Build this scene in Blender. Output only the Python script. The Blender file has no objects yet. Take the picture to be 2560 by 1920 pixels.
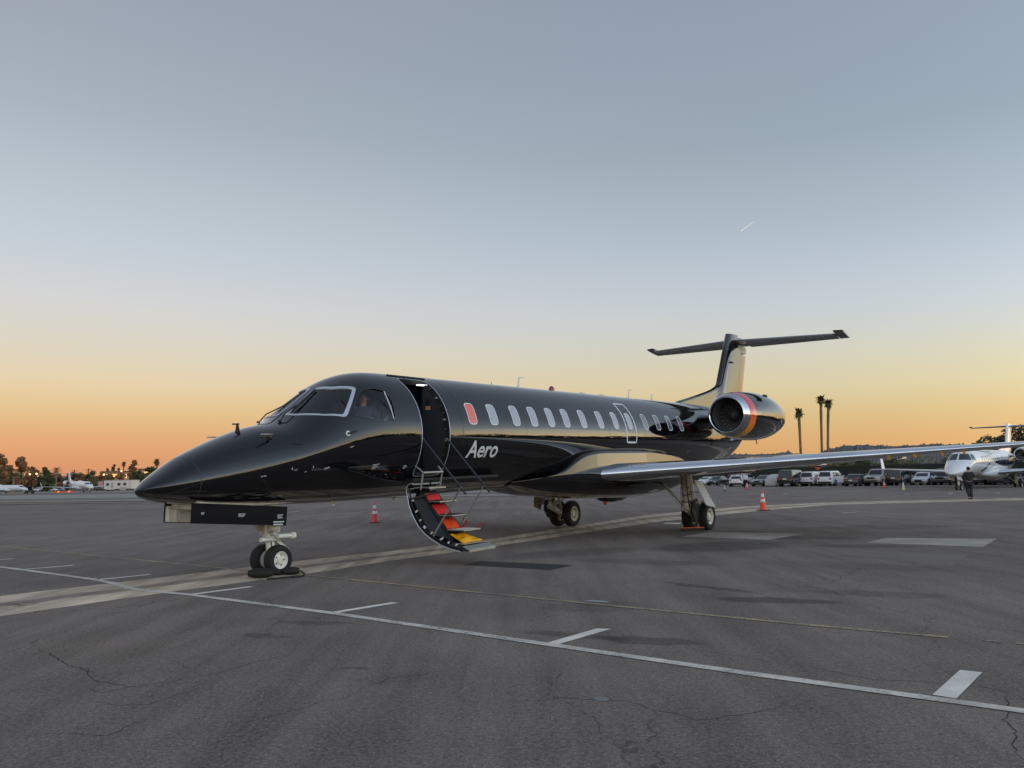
import bpy, bmesh, math, random
from mathutils import Vector, Matrix
R = math.radians
random.seed(7)
sc = bpy.context.scene

# ---------------------------------------------------------------- camera
CAM_H = 1.4564
F_PX = 2127.57            # focal length in pixels of the 2560 px wide photograph
PITCH, ROLL = R(6.269), R(-1.002)
cd = bpy.data.cameras.new('camera'); cam = bpy.data.objects.new('camera', cd)
sc.collection.objects.link(cam); sc.camera = cam
cd.sensor_width = 36.0; cd.lens = 36.0 * F_PX / 2560.0
cd.clip_start = 0.1; cd.clip_end = 12000.0
_F = Vector((0, math.cos(PITCH), math.sin(PITCH))); _R = Vector((1, 0, 0)); _U = _R.cross(_F)
RT = _R * math.cos(ROLL) + _U * math.sin(ROLL); UP = -_R * math.sin(ROLL) + _U * math.cos(ROLL)
m = Matrix((RT, UP, -_F)).transposed().to_4x4(); m.translation = Vector((0, 0, CAM_H))
cam.matrix_world = m

# ---------------------------------------------------------------- sky, sun, exposure
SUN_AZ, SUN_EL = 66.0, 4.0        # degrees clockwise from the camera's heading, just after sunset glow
w = bpy.data.worlds.new('World'); sc.world = w; w.use_nodes = True
nt = w.node_tree; nt.nodes.clear()
def wn(t, **k):
    n = nt.nodes.new(t)
    for a, b in k.items(): setattr(n, a, b)
    return n
def s2l(c):
    return tuple(((v / 255) / 12.92 if v / 255 <= .04045 else ((v / 255 + .055) / 1.055) ** 2.4) for v in c) + (1,)
out = wn('ShaderNodeOutputWorld'); bg = wn('ShaderNodeBackground'); bg.inputs[1].default_value = 1.0
tc = wn('ShaderNodeTexCoord'); sep = wn('ShaderNodeSeparateXYZ')
nt.links.new(tc.outputs['Generated'], sep.inputs[0])
asin = wn('ShaderNodeMath', operation='ARCSINE'); nt.links.new(sep.outputs[2], asin.inputs[0])
mr = wn('ShaderNodeMapRange'); mr.inputs[1].default_value = 0; mr.inputs[2].default_value = math.pi / 2
nt.links.new(asin.outputs[0], mr.inputs[0])
def skyramp(stops):
    r = wn('ShaderNodeValToRGB'); r.color_ramp.interpolation = 'EASE' if False else 'B_SPLINE' if False else 'LINEAR'
    e = r.color_ramp.elements
    while len(e) > 1: e.remove(e[0])
    for i, (d, c) in enumerate(stops):
        el = e[0] if i == 0 else e.new(d / 90.0)
        el.position = d / 90.0; el.color = s2l(c)
    nt.links.new(mr.outputs[0], r.inputs[0]); return r
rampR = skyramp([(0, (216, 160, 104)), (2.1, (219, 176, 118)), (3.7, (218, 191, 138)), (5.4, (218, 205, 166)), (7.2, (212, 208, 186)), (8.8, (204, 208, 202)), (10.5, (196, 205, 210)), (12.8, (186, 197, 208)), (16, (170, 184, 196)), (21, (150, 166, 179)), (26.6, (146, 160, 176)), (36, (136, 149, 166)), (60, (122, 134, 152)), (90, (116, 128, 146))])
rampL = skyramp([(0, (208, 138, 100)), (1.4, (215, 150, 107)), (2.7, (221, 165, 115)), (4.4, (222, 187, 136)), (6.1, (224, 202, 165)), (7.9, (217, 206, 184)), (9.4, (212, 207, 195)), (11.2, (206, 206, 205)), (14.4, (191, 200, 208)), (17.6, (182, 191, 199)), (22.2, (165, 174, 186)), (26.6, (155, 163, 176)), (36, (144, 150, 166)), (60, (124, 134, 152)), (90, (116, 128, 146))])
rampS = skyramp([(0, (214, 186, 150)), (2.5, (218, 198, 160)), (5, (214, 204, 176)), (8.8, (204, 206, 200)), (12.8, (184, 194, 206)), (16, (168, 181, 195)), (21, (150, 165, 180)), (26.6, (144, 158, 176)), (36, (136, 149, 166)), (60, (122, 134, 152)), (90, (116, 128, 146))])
# azimuth: 0 at the camera's left edge, 1 at its right edge
dL = wn('ShaderNodeVectorMath', operation='DOT_PRODUCT'); dL.inputs[1].default_value = (math.sin(R(90)), math.cos(R(90)), 0)
nt.links.new(tc.outputs['Generated'], dL.inputs[0])
mL = wn('ShaderNodeMapRange', interpolation_type='SMOOTHSTEP'); mL.inputs[1].default_value = -.62; mL.inputs[2].default_value = .62
nt.links.new(dL.outputs['Value'], mL.inputs[0])
mx = wn('ShaderNodeMix', data_type='RGBA'); nt.links.new(mL.outputs[0], mx.inputs[0]); nt.links.new(rampL.outputs[0], mx.inputs[6]); nt.links.new(rampR.outputs[0], mx.inputs[7])
# sunset glow low on the right; wide lobe behind the camera added as fill
def dot_az(az):
    d = wn('ShaderNodeVectorMath', operation='DOT_PRODUCT'); d.inputs[1].default_value = (math.sin(R(az)), math.cos(R(az)), 0); nt.links.new(tc.outputs['Generated'], d.inputs[0]); return d.outputs['Value']
def mth(op, a, b=None, c=None):
    n = wn('ShaderNodeMath', operation=op)
    for i_, v_ in enumerate((a, b, c)):
        if v_ is None: continue
        if isinstance(v_, (int, float)): n.inputs[i_].default_value = v_
        else: nt.links.new(v_, n.inputs[i_])
    return n.outputs[0]
GLOW_LOW, GLOW_FILL = 3.6, 2.7
wide = mth('MULTIPLY', mth('POWER', mth('MULTIPLY_ADD', dot_az(SUN_AZ + 74), .5, .5), 3.0), GLOW_FILL)
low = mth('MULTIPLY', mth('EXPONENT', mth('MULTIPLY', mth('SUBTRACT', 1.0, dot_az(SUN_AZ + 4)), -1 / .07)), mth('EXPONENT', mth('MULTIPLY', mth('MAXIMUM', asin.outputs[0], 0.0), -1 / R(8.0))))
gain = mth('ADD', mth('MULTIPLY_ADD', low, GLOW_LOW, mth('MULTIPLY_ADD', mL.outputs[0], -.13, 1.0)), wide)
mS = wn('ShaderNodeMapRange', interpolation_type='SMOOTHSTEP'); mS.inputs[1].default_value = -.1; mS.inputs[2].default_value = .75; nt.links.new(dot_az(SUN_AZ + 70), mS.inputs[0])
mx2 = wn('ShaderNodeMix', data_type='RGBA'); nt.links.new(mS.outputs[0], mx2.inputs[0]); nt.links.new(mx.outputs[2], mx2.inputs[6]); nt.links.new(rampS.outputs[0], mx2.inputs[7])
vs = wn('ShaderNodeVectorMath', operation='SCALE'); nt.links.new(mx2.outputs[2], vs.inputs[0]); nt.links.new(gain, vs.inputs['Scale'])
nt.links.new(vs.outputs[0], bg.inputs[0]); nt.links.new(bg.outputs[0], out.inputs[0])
w.cycles.sampling_method = 'MANUAL'; w.cycles.sample_map_resolution = 512

sd = bpy.data.lights.new('sun', 'SUN'); sun = bpy.data.objects.new('sun', sd); sc.collection.objects.link(sun)
sd.energy = 0.02; sd.angle = R(12); sd.color = (1.0, .80, .60)
dirv = Vector((math.sin(R(SUN_AZ)) * math.cos(R(SUN_EL)), math.cos(R(SUN_AZ)) * math.cos(R(SUN_EL)), math.sin(R(SUN_EL))))
sun.rotation_euler = dirv.to_track_quat('Z', 'Y').to_euler()
sc.view_settings.view_transform = 'Standard'; sc.view_settings.look = 'None'
sc.view_settings.exposure = 0.12; sc.view_settings.gamma = 1.0; sc.view_settings.use_curve_mapping = False
try:
    sc.cycles.max_bounces = 8; sc.cycles.transparent_max_bounces = 12; sc.cycles.caustics_reflective = False; sc.cycles.caustics_refractive = False
except Exception: pass

# ---------------------------------------------------------------- helpers
C = sc.collection
def ray(px, py):
    return (_F + RT * ((px - 1280) / F_PX) - UP * ((py - 960) / F_PX))
def gnd(px, py, z=0.0):
    d = ray(px, py); s = (z - CAM_H) / d.z
    return Vector((d.x * s, d.y * s, z))
def at(px, py, dist):
    """point seen at a pixel, at horizontal distance Y=dist"""
    d = ray(px, py); s = dist / d.y
    return Vector((d.x * s, dist, CAM_H + d.z * s))
def link(o, parent=None):
    C.objects.link(o)
    if parent is not None: o.parent = parent
    return o
def mesh(name, verts, faces, mat, parent=None, smooth=False, mats=None, fm=None):
    me = bpy.data.meshes.new(name); me.from_pydata([tuple(v) for v in verts], [], faces)
    for mm in (mats or [mat]): me.materials.append(mm)
    if smooth: me.polygons.foreach_set('use_smooth', [True] * len(me.polygons))
    if fm: me.polygons.foreach_set('material_index', fm)
    me.update()
    return link(bpy.data.objects.new(name, me), parent)
def tag(o, label=None, cat=None, group=None, kind=None):
    if label: o['label'] = label
    if cat: o['category'] = cat
    if group: o['group'] = group
    if kind: o['kind'] = kind
    return o
def thing(name, label, cat, loc=(0, 0, 0), rz=0.0, group=None, s=1.0):
    o = bpy.data.objects.new(name, None); C.objects.link(o)
    o.location = loc; o.rotation_euler = (0, 0, rz); o.scale = (s, s, s); o.empty_display_size = .2
    return tag(o, label, cat, group)
def copy_tree(o, parent=None):
    c = o.copy(); C.objects.link(c)
    if parent is not None: c.parent = parent
    for ch in list(o.children): copy_tree(ch, c)
    return c
class MB:
    """collects simple solids into one mesh"""
    def __init__(s): s.v = []; s.f = []; s.m = []; s.cur = 0; s.sm = []
    def add(s, v, f, smooth=False):
        n = len(s.v); s.v += [tuple(a) for a in v]; s.f += [tuple(i + n for i in q) for q in f]; s.m += [s.cur] * len(f); s.sm += [smooth] * len(f); return s
    def box(s, x0, x1, y0, y1, z0, z1):
        v = [(x, y, z) for z in (z0, z1) for y in (y0, y1) for x in (x0, x1)]
        return s.add(v, [(0, 2, 3, 1), (4, 5, 7, 6), (0, 1, 5, 4), (2, 6, 7, 3), (0, 4, 6, 2), (1, 3, 7, 5)])
    def bar(s, a, b, w, h=None, up=(0, 0, 1)):
        a = Vector(a); b = Vector(b); h = h or w; d = (b - a).normalized(); u = Vector(up)
        sdir = d.cross(u)
        if sdir.length < 1e-4: sdir = d.cross(Vector((1, 0, 0)))
        sdir.normalize(); u = sdir.cross(d); v = []
        for p in (a, b):
            for q, r in ((-1, -1), (1, -1), (1, 1), (-1, 1)): v.append(p + sdir * (q * w / 2) + u * (r * h / 2))
        return s.add(v, [(0, 1, 2, 3), (7, 6, 5, 4), (0, 4, 5, 1), (1, 5, 6, 2), (2, 6, 7, 3), (3, 7, 4, 0)])
    def tube(s, pts, r, n=10, cap=True):
        pts = [Vector(p) for p in pts]; rr = r if isinstance(r, (list, tuple)) else [r] * len(pts)
        v = []; f = []
        d0 = (pts[1] - pts[0]).normalized(); a = d0.orthogonal().normalized()
        for i, p in enumerate(pts):
            d = (pts[min(i + 1, len(pts) - 1)] - pts[max(i - 1, 0)]).normalized()
            a = (a - d * a.dot(d)).normalized(); b = d.cross(a)
            for k in range(n):
                t = 2 * math.pi * k / n; v.append(p + (a * math.cos(t) + b * math.sin(t)) * rr[i])
        for i in range(len(pts) - 1):
            for k in range(n): f.append((i * n + k, i * n + (k + 1) % n, (i + 1) * n + (k + 1) % n, (i + 1) * n + k))
        if cap:
            f.append(tuple(range(n))[::-1]); f.append(tuple((len(pts) - 1) * n + k for k in range(n)))
        return s.add(v, f, True)
    def lathe(s, prof, c, axis, n=32, closed=False):
        """prof: (along, radius)"""
        c = Vector(c); ax = Vector(axis).normalized(); a = ax.orthogonal().normalized(); b = ax.cross(a); v = []; f = []
        for t, r in prof:
            for k in range(n):
                q = 2 * math.pi * k / n; v.append(c + ax * t + (a * math.cos(q) + b * math.sin(q)) * r)
        L = len(prof)
        for i in range(L - 1 + (1 if closed else 0)):
            j = (i + 1) % L
            for k in range(n): f.append((i * n + k, i * n + (k + 1) % n, j * n + (k + 1) % n, j * n + k))
        return s.add(v, f, True)
    def quad(s, *p): return s.add(p, [tuple(range(len(p)))])
    def prism(s, pts, off):
        """polygon pts extruded by vector off"""
        n = len(pts); off = Vector(off); v = [Vector(p) for p in pts]; v += [p + off for p in v[:n]]
        f = [tuple(range(n))[::-1], tuple(range(n, 2 * n))] + [(i, (i + 1) % n, n + (i + 1) % n, n + i) for i in range(n)]
        return s.add(v, f)
    def build(s, name, mat, parent=None, bevel=0, seg=2, auto=True):
        mats = mat if isinstance(mat, list) else [mat]
        me = bpy.data.meshes.new(name); me.from_pydata(s.v, [], s.f)
        for mm in mats: me.materials.append(mm)
        me.polygons.foreach_set('material_index', s.m); me.polygons.foreach_set('use_smooth', s.sm); me.update()
        bm = bmesh.new(); bm.from_mesh(me); bmesh.ops.recalc_face_normals(bm, faces=bm.faces)
        if any(s.sm):
            for e in bm.edges:
                if len(e.link_faces) == 2 and e.calc_face_angle(0) > R(38): e.smooth = False
        bm.to_mesh(me); bm.free()
        o = link(bpy.data.objects.new(name, me), parent)
        if bevel:
            b = o.modifiers.new('bevel', 'BEVEL'); b.width = bevel; b.segments = seg; b.limit_method = 'ANGLE'
        return o

# ---------------------------------------------------------------- materials
def mat(name, col, rough=.5, metal=0.0, ior=1.45, coat=0.0, emis=None, es=0.0, bump=None, var=None, spec=.5):
    M = bpy.data.materials.new(name); M.use_nodes = True; n = M.node_tree; b = n.nodes['Principled BSDF']
    b.inputs['Base Color'].default_value = (*col, 1); b.inputs['Roughness'].default_value = rough; b.inputs['Metallic'].default_value = metal
    b.inputs['IOR'].default_value = ior; b.inputs['Coat Weight'].default_value = coat; b.inputs['Specular IOR Level'].default_value = spec
    if emis: b.inputs['Emission Color'].default_value = (*emis, 1); b.inputs['Emission Strength'].default_value = es
    tcn = n.nodes.new('ShaderNodeTexCoord')
    if var:     # (scale, amount)
        no = n.nodes.new('ShaderNodeTexNoise'); no.inputs['Scale'].default_value = var[0]; no.inputs['Detail'].default_value = 6
        n.links.new(tcn.outputs['Object'], no.inputs['Vector'])
        mrn = n.nodes.new('ShaderNodeMapRange'); mrn.inputs[1].default_value = .3; mrn.inputs[2].default_value = .7; mrn.inputs[3].default_value = 1 - var[1]; mrn.inputs[4].default_value = 1 + var[1]
        n.links.new(no.outputs[0], mrn.inputs[0]); vv = n.nodes.new('ShaderNodeVectorMath'); vv.operation = 'SCALE'; vv.inputs[0].default_value = col
        n.links.new(mrn.outputs[0], vv.inputs['Scale']); n.links.new(vv.outputs[0], b.inputs['Base Color'])
    if bump:    # (scale, distance, strength)
        no = n.nodes.new('ShaderNodeTexNoise'); no.inputs['Scale'].default_value = bump[0]; no.inputs['Detail'].default_value = bump[3] if len(bump) > 3 else 2
        n.links.new(tcn.outputs['Object'], no.inputs['Vector']); bu = n.nodes.new('ShaderNodeBump'); bu.inputs['Distance'].default_value = bump[1]; bu.inputs['Strength'].default_value = bump[2]
        n.links.new(no.outputs[0], bu.inputs['Height']); n.links.new(bu.outputs[0], b.inputs['Normal'])
        if coat: n.links.new(bu.outputs[0], b.inputs['Coat Normal'])
    return M
def glass(name, tint=(.8, .85, .88), ior=1.5, rough=.0):
    M = bpy.data.materials.new(name); M.use_nodes = True; n = M.node_tree; n.nodes.clear()
    o = n.nodes.new('ShaderNodeOutputMaterial'); t = n.nodes.new('ShaderNodeBsdfTransparent'); g = n.nodes.new('ShaderNodeBsdfGlossy'); fr = n.nodes.new('ShaderNodeFresnel'); mxs = n.nodes.new('ShaderNodeMixShader')
    t.inputs[0].default_value = (*tint, 1); g.inputs['Roughness'].default_value = rough; fr.inputs[0].default_value = ior
    n.links.new(fr.outputs[0], mxs.inputs[0]); n.links.new(t.outputs[0], mxs.inputs[1]); n.links.new(g.outputs[0], mxs.inputs[2]); n.links.new(mxs.outputs[0], o.inputs[0]); return M
M = {}
M['black'] = mat('black_gloss_paint', (.0035, .0035, .0045), .012, ior=1.5, coat=.35, bump=(1.1, .02, .03, 1.5)); M['black'].node_tree.nodes['Principled BSDF'].inputs['Coat Roughness'].default_value = .008
M['black2'] = mat('black_gloss_paint_flat', (.0035, .0035, .0045), .06, ior=1.6, coat=.4)
M['chrome'] = mat('polished_metal', (.74, .77, .82), .19, .95, bump=(3, .004, .05), var=(1.3, .08))
M['lip'] = mat('polished_lip', (.60, .61, .64), .14, 1.0)
M['silver'] = mat('silver_trim', (.50, .53, .58), .35, .35)
M['alu'] = mat('brushed_aluminium', (.46, .45, .41), .36, .7, var=(6, .15))
M['white'] = mat('white_gloss_paint', (.72, .74, .77), .18, coat=.4)
M['cream'] = mat('cream_gear_paint', (.76, .74, .65), .45, var=(5, .14))
M['cream_dk'] = mat('weathered_gear_paint', (.52, .49, .40), .5, var=(7, .25))
M['rubber'] = mat('tyre_rubber', (.013, .013, .013), .75, var=(9, .3))
M['dark'] = mat('dark_interior', (.012, .012, .014), .6)
M['darkgrey'] = mat('dark_grey_panel', (.035, .037, .045), .45)
M['wall'] = mat('cockpit_wall', (.74, .77, .84), .7)
M['fan'] = mat('fan_titanium', (.42, .42, .44), .42, .6)
M['duct'] = mat('intake_duct', (.14, .145, .16), .40, .3)
M['pane'] = mat('cabin_window_pane', (.40, .43, .47), .12, coat=.5, var=(4, .12))
M['pane_dim'] = mat('cabin_window_pane_dim', (.15, .16, .185), .08, coat=.6, var=(4, .2)); M['rim'] = mat('cabin_window_rim', (.62, .65, .70), .3)
M['decal'] = mat('white_decal', (.62, .64, .65), .5)
M['white_line'] = mat('white_outline_paint', (.72, .74, .76), .4)
M['orange'] = mat('orange_plastic', (.78, .10, .022), .5)
M['red'] = mat('red_pad', (.78, .030, .025), .6, var=(6, .12))
M['redorange'] = mat('red_orange_pad', (.90, .075, .010), .6, var=(6, .1))
M['yellow'] = mat('yellow_bag', (.92, .42, .008), .55, bump=(9, .02, .5))
M['glass'] = glass('cockpit_glass', (.70, .80, .82), 1.9)
M['glass2'] = glass('cockpit_side_glass', (.92, .94, .96), 1.6)
M['lamp'] = mat('lamp_lens', (.5, .5, .5), .15, coat=1)
M['light'] = mat('cabin_light', (1, 1, 1), .5, emis=(.9, .92, 1), es=1.6)
M['brown'] = mat('brake_dark', (.05, .045, .04), .6, .3)

# ---------------------------------------------------------------- aircraft body shape (X aft of the nose, y to port, z up)
def pchip(xs, ys):
    n = len(xs); h = [xs[i + 1] - xs[i] for i in range(n - 1)]; d = [(ys[i + 1] - ys[i]) / h[i] for i in range(n - 1)]
    m = [0.0] * n; m[0] = d[0]; m[-1] = d[-1]
    for i in range(1, n - 1):
        if d[i - 1] * d[i] > 0:
            a = 2 * h[i] + h[i - 1]; b = h[i] + 2 * h[i - 1]; m[i] = (a + b) / (a / d[i - 1] + b / d[i])
    def f(x):
        if x <= xs[0]: return ys[0]
        if x >= xs[-1]: return ys[-1]
        k = 0
        while xs[k + 1] < x: k += 1
        t = (x - xs[k]) / h[k]; t2 = t * t; t3 = t2 * t
        return (2 * t3 - 3 * t2 + 1) * ys[k] + (t3 - 2 * t2 + t) * h[k] * m[k] + (-2 * t3 + 3 * t2) * ys[k + 1] + (t3 - t2) * h[k] * m[k + 1]
    return f
def tab(pts, L=24.4, k0=9):
    f = pchip([math.sqrt(a) for a, b in pts], [b for a, b in pts]); N = 1000; sm = math.sqrt(L); o = [f(sm * i / N) for i in range(N + 1)]
    for it in range(3):
        new = o[:]
        for i in range(N + 1):
            kk = min(k0, i // 2, N - i)
            if kk > 0: new[i] = sum(o[i - kk:i + kk + 1]) / (2 * kk + 1)
        o = new
    def F(X):
        u = math.sqrt(max(X, 0)) / sm * N; i = min(int(u), N - 1); t = u - i
        return o[i] * (1 - t) + o[i + 1] * t
    return F
ZT = tab([(0, 1.689), (.03, 1.725), (.079, 1.76), (.208, 1.855), (.384, 1.968), (.635, 2.125), (.871, 2.24), (1.165, 2.362), (1.472, 2.478), (1.956, 2.62), (2.2, 2.66), (2.4, 2.73), (2.65, 2.875), (3.09, 3.20), (3.38, 3.385), (3.68, 3.517), (4.03, 3.60), (4.4, 3.632), (5, 3.635), (8, 3.635), (18, 3.635), (20, 3.62), (22, 3.5), (23.5, 3.22), (24.2, 3.0), (24.4, 2.85)])
ZB = tab([(0, 1.689), (.03, 1.632), (.169, 1.567), (.413, 1.510), (.9, 1.449), (2, 1.385), (2.65, 1.362), (3.6, 1.345), (5, 1.352), (6, 1.355), (12, 1.355), (17, 1.36), (18.5, 1.42), (20, 1.53), (21.2, 1.66), (22.24, 1.83), (23, 2.08), (23.75, 2.36), (24.2, 2.6), (24.4, 2.8)])
WD = tab([(0, 0), (.03, .08), (.08, .15), (.17, .245), (.4, .40), (.635, .515), (.9, .615), (1.2, .71), (1.5, .795), (2, .915), (2.65, 1.02), (3.4, 1.095), (4.2, 1.135), (5, 1.14), (8, 1.14), (16, 1.14), (18, 1.09), (20, .93), (22, .66), (23.5, .38), (24.2, .2), (24.4, .05)])
ZW = tab([(0, 1.689), (.2, 1.735), (.6, 1.79), (1.2, 1.89), (1.75, 2.0), (2.3, 2.13), (3, 2.32), (3.6, 2.45), (4.2, 2.495), (5, 2.495), (16, 2.495), (18, 2.5), (20, 2.58), (22, 2.72), (23.5, 2.8), (24.4, 2.83)])
def SF(X, ph, off=0.0):
    """fuselage skin: ph = 0 on top, 90 deg on the port side; returned in Blender local axes (x aft, y starboard, z)"""
    ww = WD(X); zw = ZW(X); c = math.cos(ph); r = (ZT(X) - zw) if c >= 0 else (zw - ZB(X))
    p = Vector((X, -ww * math.sin(ph), zw + r * c))
    if off: p += SN(X, ph) * off
    return p
def SN(X, ph):
    e = 1e-3 if X > .05 else max(X * .2, 1e-5)
    a = SF(X + e, ph) - SF(max(X - e, 0), ph); b = SF(X, ph + 1e-3) - SF(X, ph - 1e-3)
    n = a.cross(b)
    if n.length < 1e-12: return Vector((-1, 0, 0))
    n.normalize()
    if X < 1e-4: return Vector((-1, 0, 0))
    cx = Vector((-1.2 if X < .2 else 0, -math.sin(ph), math.cos(ph)))
    return n if n.dot(cx) > 0 else -n
def smooth_poly(pts, rad=.06, n=6):
    """round the corners of a polygon given in (X, arc) metres"""
    out = []; N = len(pts)
    for i in range(N):
        p = Vector((*pts[i], 0)); a = Vector((*pts[i - 1], 0)); b = Vector((*pts[(i + 1) % N], 0))
        r = min(rad, (a - p).length * .45, (b - p).length * .45)
        q0 = p + (a - p).normalized() * r; q1 = p + (b - p).normalized() * r
        for k in range(n + 1):
            t = k / n; out.append(tuple((q0 * (1 - t) ** 2 + p * 2 * t * (1 - t) + q1 * t * t)[:2]))
    return out
A0 = 1.14
def dens(pts, step=.04):
    out = []
    for i in range(len(pts)):
        a = pts[i]; b = pts[(i + 1) % len(pts)]; d = math.hypot(b[0] - a[0], b[1] - a[1]); k = max(1, int(d / step))
        for j in range(k): out.append((a[0] + (b[0] - a[0]) * j / k, a[1] + (b[1] - a[1]) * j / k))
    return out
def offset_poly(pts, d):
    """move a closed polygon outwards by d (metres, negative = inwards)"""
    N = len(pts); ar = sum(pts[i][0] * pts[(i + 1) % N][1] - pts[(i + 1) % N][0] * pts[i][1] for i in range(N)); s = 1 if ar > 0 else -1
    out = []
    for i in range(N):
        a = pts[i - 1]; b = pts[(i + 1) % N]; t = Vector((b[0] - a[0], b[1] - a[1])); t.normalize()
        out.append((pts[i][0] + s * t.y * d, pts[i][1] - s * t.x * d))
    return out
def patch(name, outl, mt, parent, off=.003, side=1, rings=7):
    """surface piece following the skin; outl in (X, arc metres)"""
    cx = sum(p[0] for p in outl) / len(outl); cy = sum(p[1] for p in outl) / len(outl); v = [SF(cx, side * cy / A0, off)]; f = []; n = len(outl)
    for r in range(1, rings + 1):
        t = r / rings
        for p in outl: v.append(SF(cx + (p[0] - cx) * t, side * (cy + (p[1] - cy) * t) / A0, off))
    for k in range(n): f.append((0, 1 + k, 1 + (k + 1) % n))
    for r in range(rings - 1):
        for k in range(n):
            a = 1 + r * n; b = a + n; f.append((a + k, b + k, b + (k + 1) % n, a + (k + 1) % n))
    fn = (Vector(v[f[0][1]]) - Vector(v[f[0][0]])).cross(Vector(v[f[0][2]]) - Vector(v[f[0][0]]))
    if fn.dot(SN(cx, side * cy / A0)) < 0: f = [q[::-1] for q in f]
    return mesh(name, v, f, mt, parent, True)
def ring(name, outl, inl, mt, parent, off=.006, side=1, depth=.01):
    n = len(outl); v = [SF(p[0], side * p[1] / A0, off) for p in outl] + [SF(p[0], side * p[1] / A0, off) for p in inl] + [SF(p[0], side * p[1] / A0, off - depth) for p in outl] + [SF(p[0], side * p[1] / A0, off - depth) for p in inl]
    f = []
    for k in range(n):
        j = (k + 1) % n; f += [(k, j, n + j, n + k), (k, j, 2 * n + j, 2 * n + k), (n + k, n + j, 3 * n + j, 3 * n + k)]
    return mesh(name, v, f, mt, parent, False)
def sgnd(pts, x, y):
    """signed distance to polygon, nearest point"""
    best = 1e9; bp = None; inside = False; n = len(pts)
    for i in range(n):
        x0, y0 = pts[i]; x1, y1 = pts[(i + 1) % n]; dx, dy = x1 - x0, y1 - y0; L = dx * dx + dy * dy
        t = 0 if L == 0 else max(0, min(1, ((x - x0) * dx + (y - y0) * dy) / L)); qx, qy = x0 + t * dx, y0 + t * dy; d = math.hypot(x - qx, y - qy)
        if d < best: best = d; bp = (qx, qy)
        if (y0 > y) != (y1 > y) and x < (x1 - x0) * (y - y0) / (y1 - y0) + x0: inside = not inside
    return (-best if inside else best), bp
def fuselage(name, mt, parent, holes=(), fine=True):
    xs = [24.4 * 0 + (i / 26) ** 2 * .9 for i in range(27)]
    if fine:
        x = .9
        while x < 2.4: x += .05; xs.append(x)
        while x < 4.2: x += .022; xs.append(x)
        while x < 4.6: x += .04; xs.append(x)
        while x < 5.58: x += .022; xs.append(x)
        x0 = x; k = int((16 - x0) / .2); xs += [x0 + (16 - x0) * (i + 1) / k for i in range(k)]; NP = 224
    else:
        x = .9; xs += [.9 + (5 - .9) * (i + 1) / 22 for i in range(22)] + [5 + 11 * (i + 1) / 14 for i in range(14)]; NP = 48
    nn = 60 if fine else 16
    xs += [16 + 8.4 * (i + 1) / nn for i in range(nn)]
    par = []; 
    for X in xs: par.append([[X, (2 * math.pi * k / NP - math.pi) * A0] for k in range(NP)])
    dele = set()
    state = {}
    for hi, h in enumerate(holes):
        bx0 = min(p[0] for p in h) - .06; bx1 = max(p[0] for p in h) + .06; by0 = min(p[1] for p in h) - .06; by1 = max(p[1] for p in h) + .06
        for i in range(len(xs)):
            if not (bx0 < xs[i] < bx1): continue
            for k in range(NP):
                y = par[i][k][1]
                if by0 < y < by1:
                    d, q = sgnd(h, xs[i], y); state[(i, k)] = (d, q, hi)
    snap = set()
    for (i, k), (d, q, hi) in list(state.items()):
        if abs(d) < .0165:
            par[i][k] = [q[0], q[1]]; state[(i, k)] = (0.0, q, hi); snap.add((i, k))
    verts = []; nor = []
    for i in range(len(xs)):
        for k in range(NP):
            X, a = par[i][k]; verts.append(SF(X, a / A0)); nor.append(SN(X, a / A0))
    faces = []
    for i in range(len(xs) - 1):
        for k in range(NP):
            j = (k + 1) % NP; cs = [(i, k), (i, j), (i + 1, j), (i + 1, k)]
            st = [state.get(c) for c in cs]
            if all(s is not None for s in st):
                ds = [s[0] for s in st]
                if all(d <= 0 for d in ds) and min(ds) < 0 or (all(d == 0 for d in ds) and sgnd(holes[st[0][2]], sum(par[c[0]][c[1]][0] for c in cs) / 4, sum(par[c[0]][c[1]][1] for c in cs) / 4)[0] < 0): continue
                # a cell crossed by the outline without a snapped corner pair: keep the outside triangle
                if min(ds) < 0 < max(ds):
                    keep = [c for c, d in zip(cs, ds) if d >= 0]
                    if len(keep) == 3: faces.append(tuple(c[0] * NP + c[1] for c in keep))
                    continue
            faces.append(tuple(c[0] * NP + c[1] for c in cs))
    faces.append(tuple((len(xs) - 1) * NP + k for k in range(NP)))
    me = bpy.data.meshes.new(name); me.from_pydata([tuple(v) for v in verts], [], faces); me.materials.append(mt)
    me.polygons.foreach_set('use_smooth', [True] * len(me.polygons)); me.update()
    bm = bmesh.new(); bm.from_mesh(me); bmesh.ops.delete(bm, geom=[v for v in bm.verts if not v.link_faces], context='VERTS') if False else None; bm.free()
    # face orientation outwards, then analytic normals for clean reflections
    f0 = me.polygons[len(me.polygons) // 2]; v0 = f0.vertices[0]
    if f0.normal.dot(nor[v0]) < 0: me.flip_normals()
    me.normals_split_custom_set_from_vertices([tuple(n) for n in nor])
    return link(bpy.data.objects.new(name, me), parent)

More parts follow.
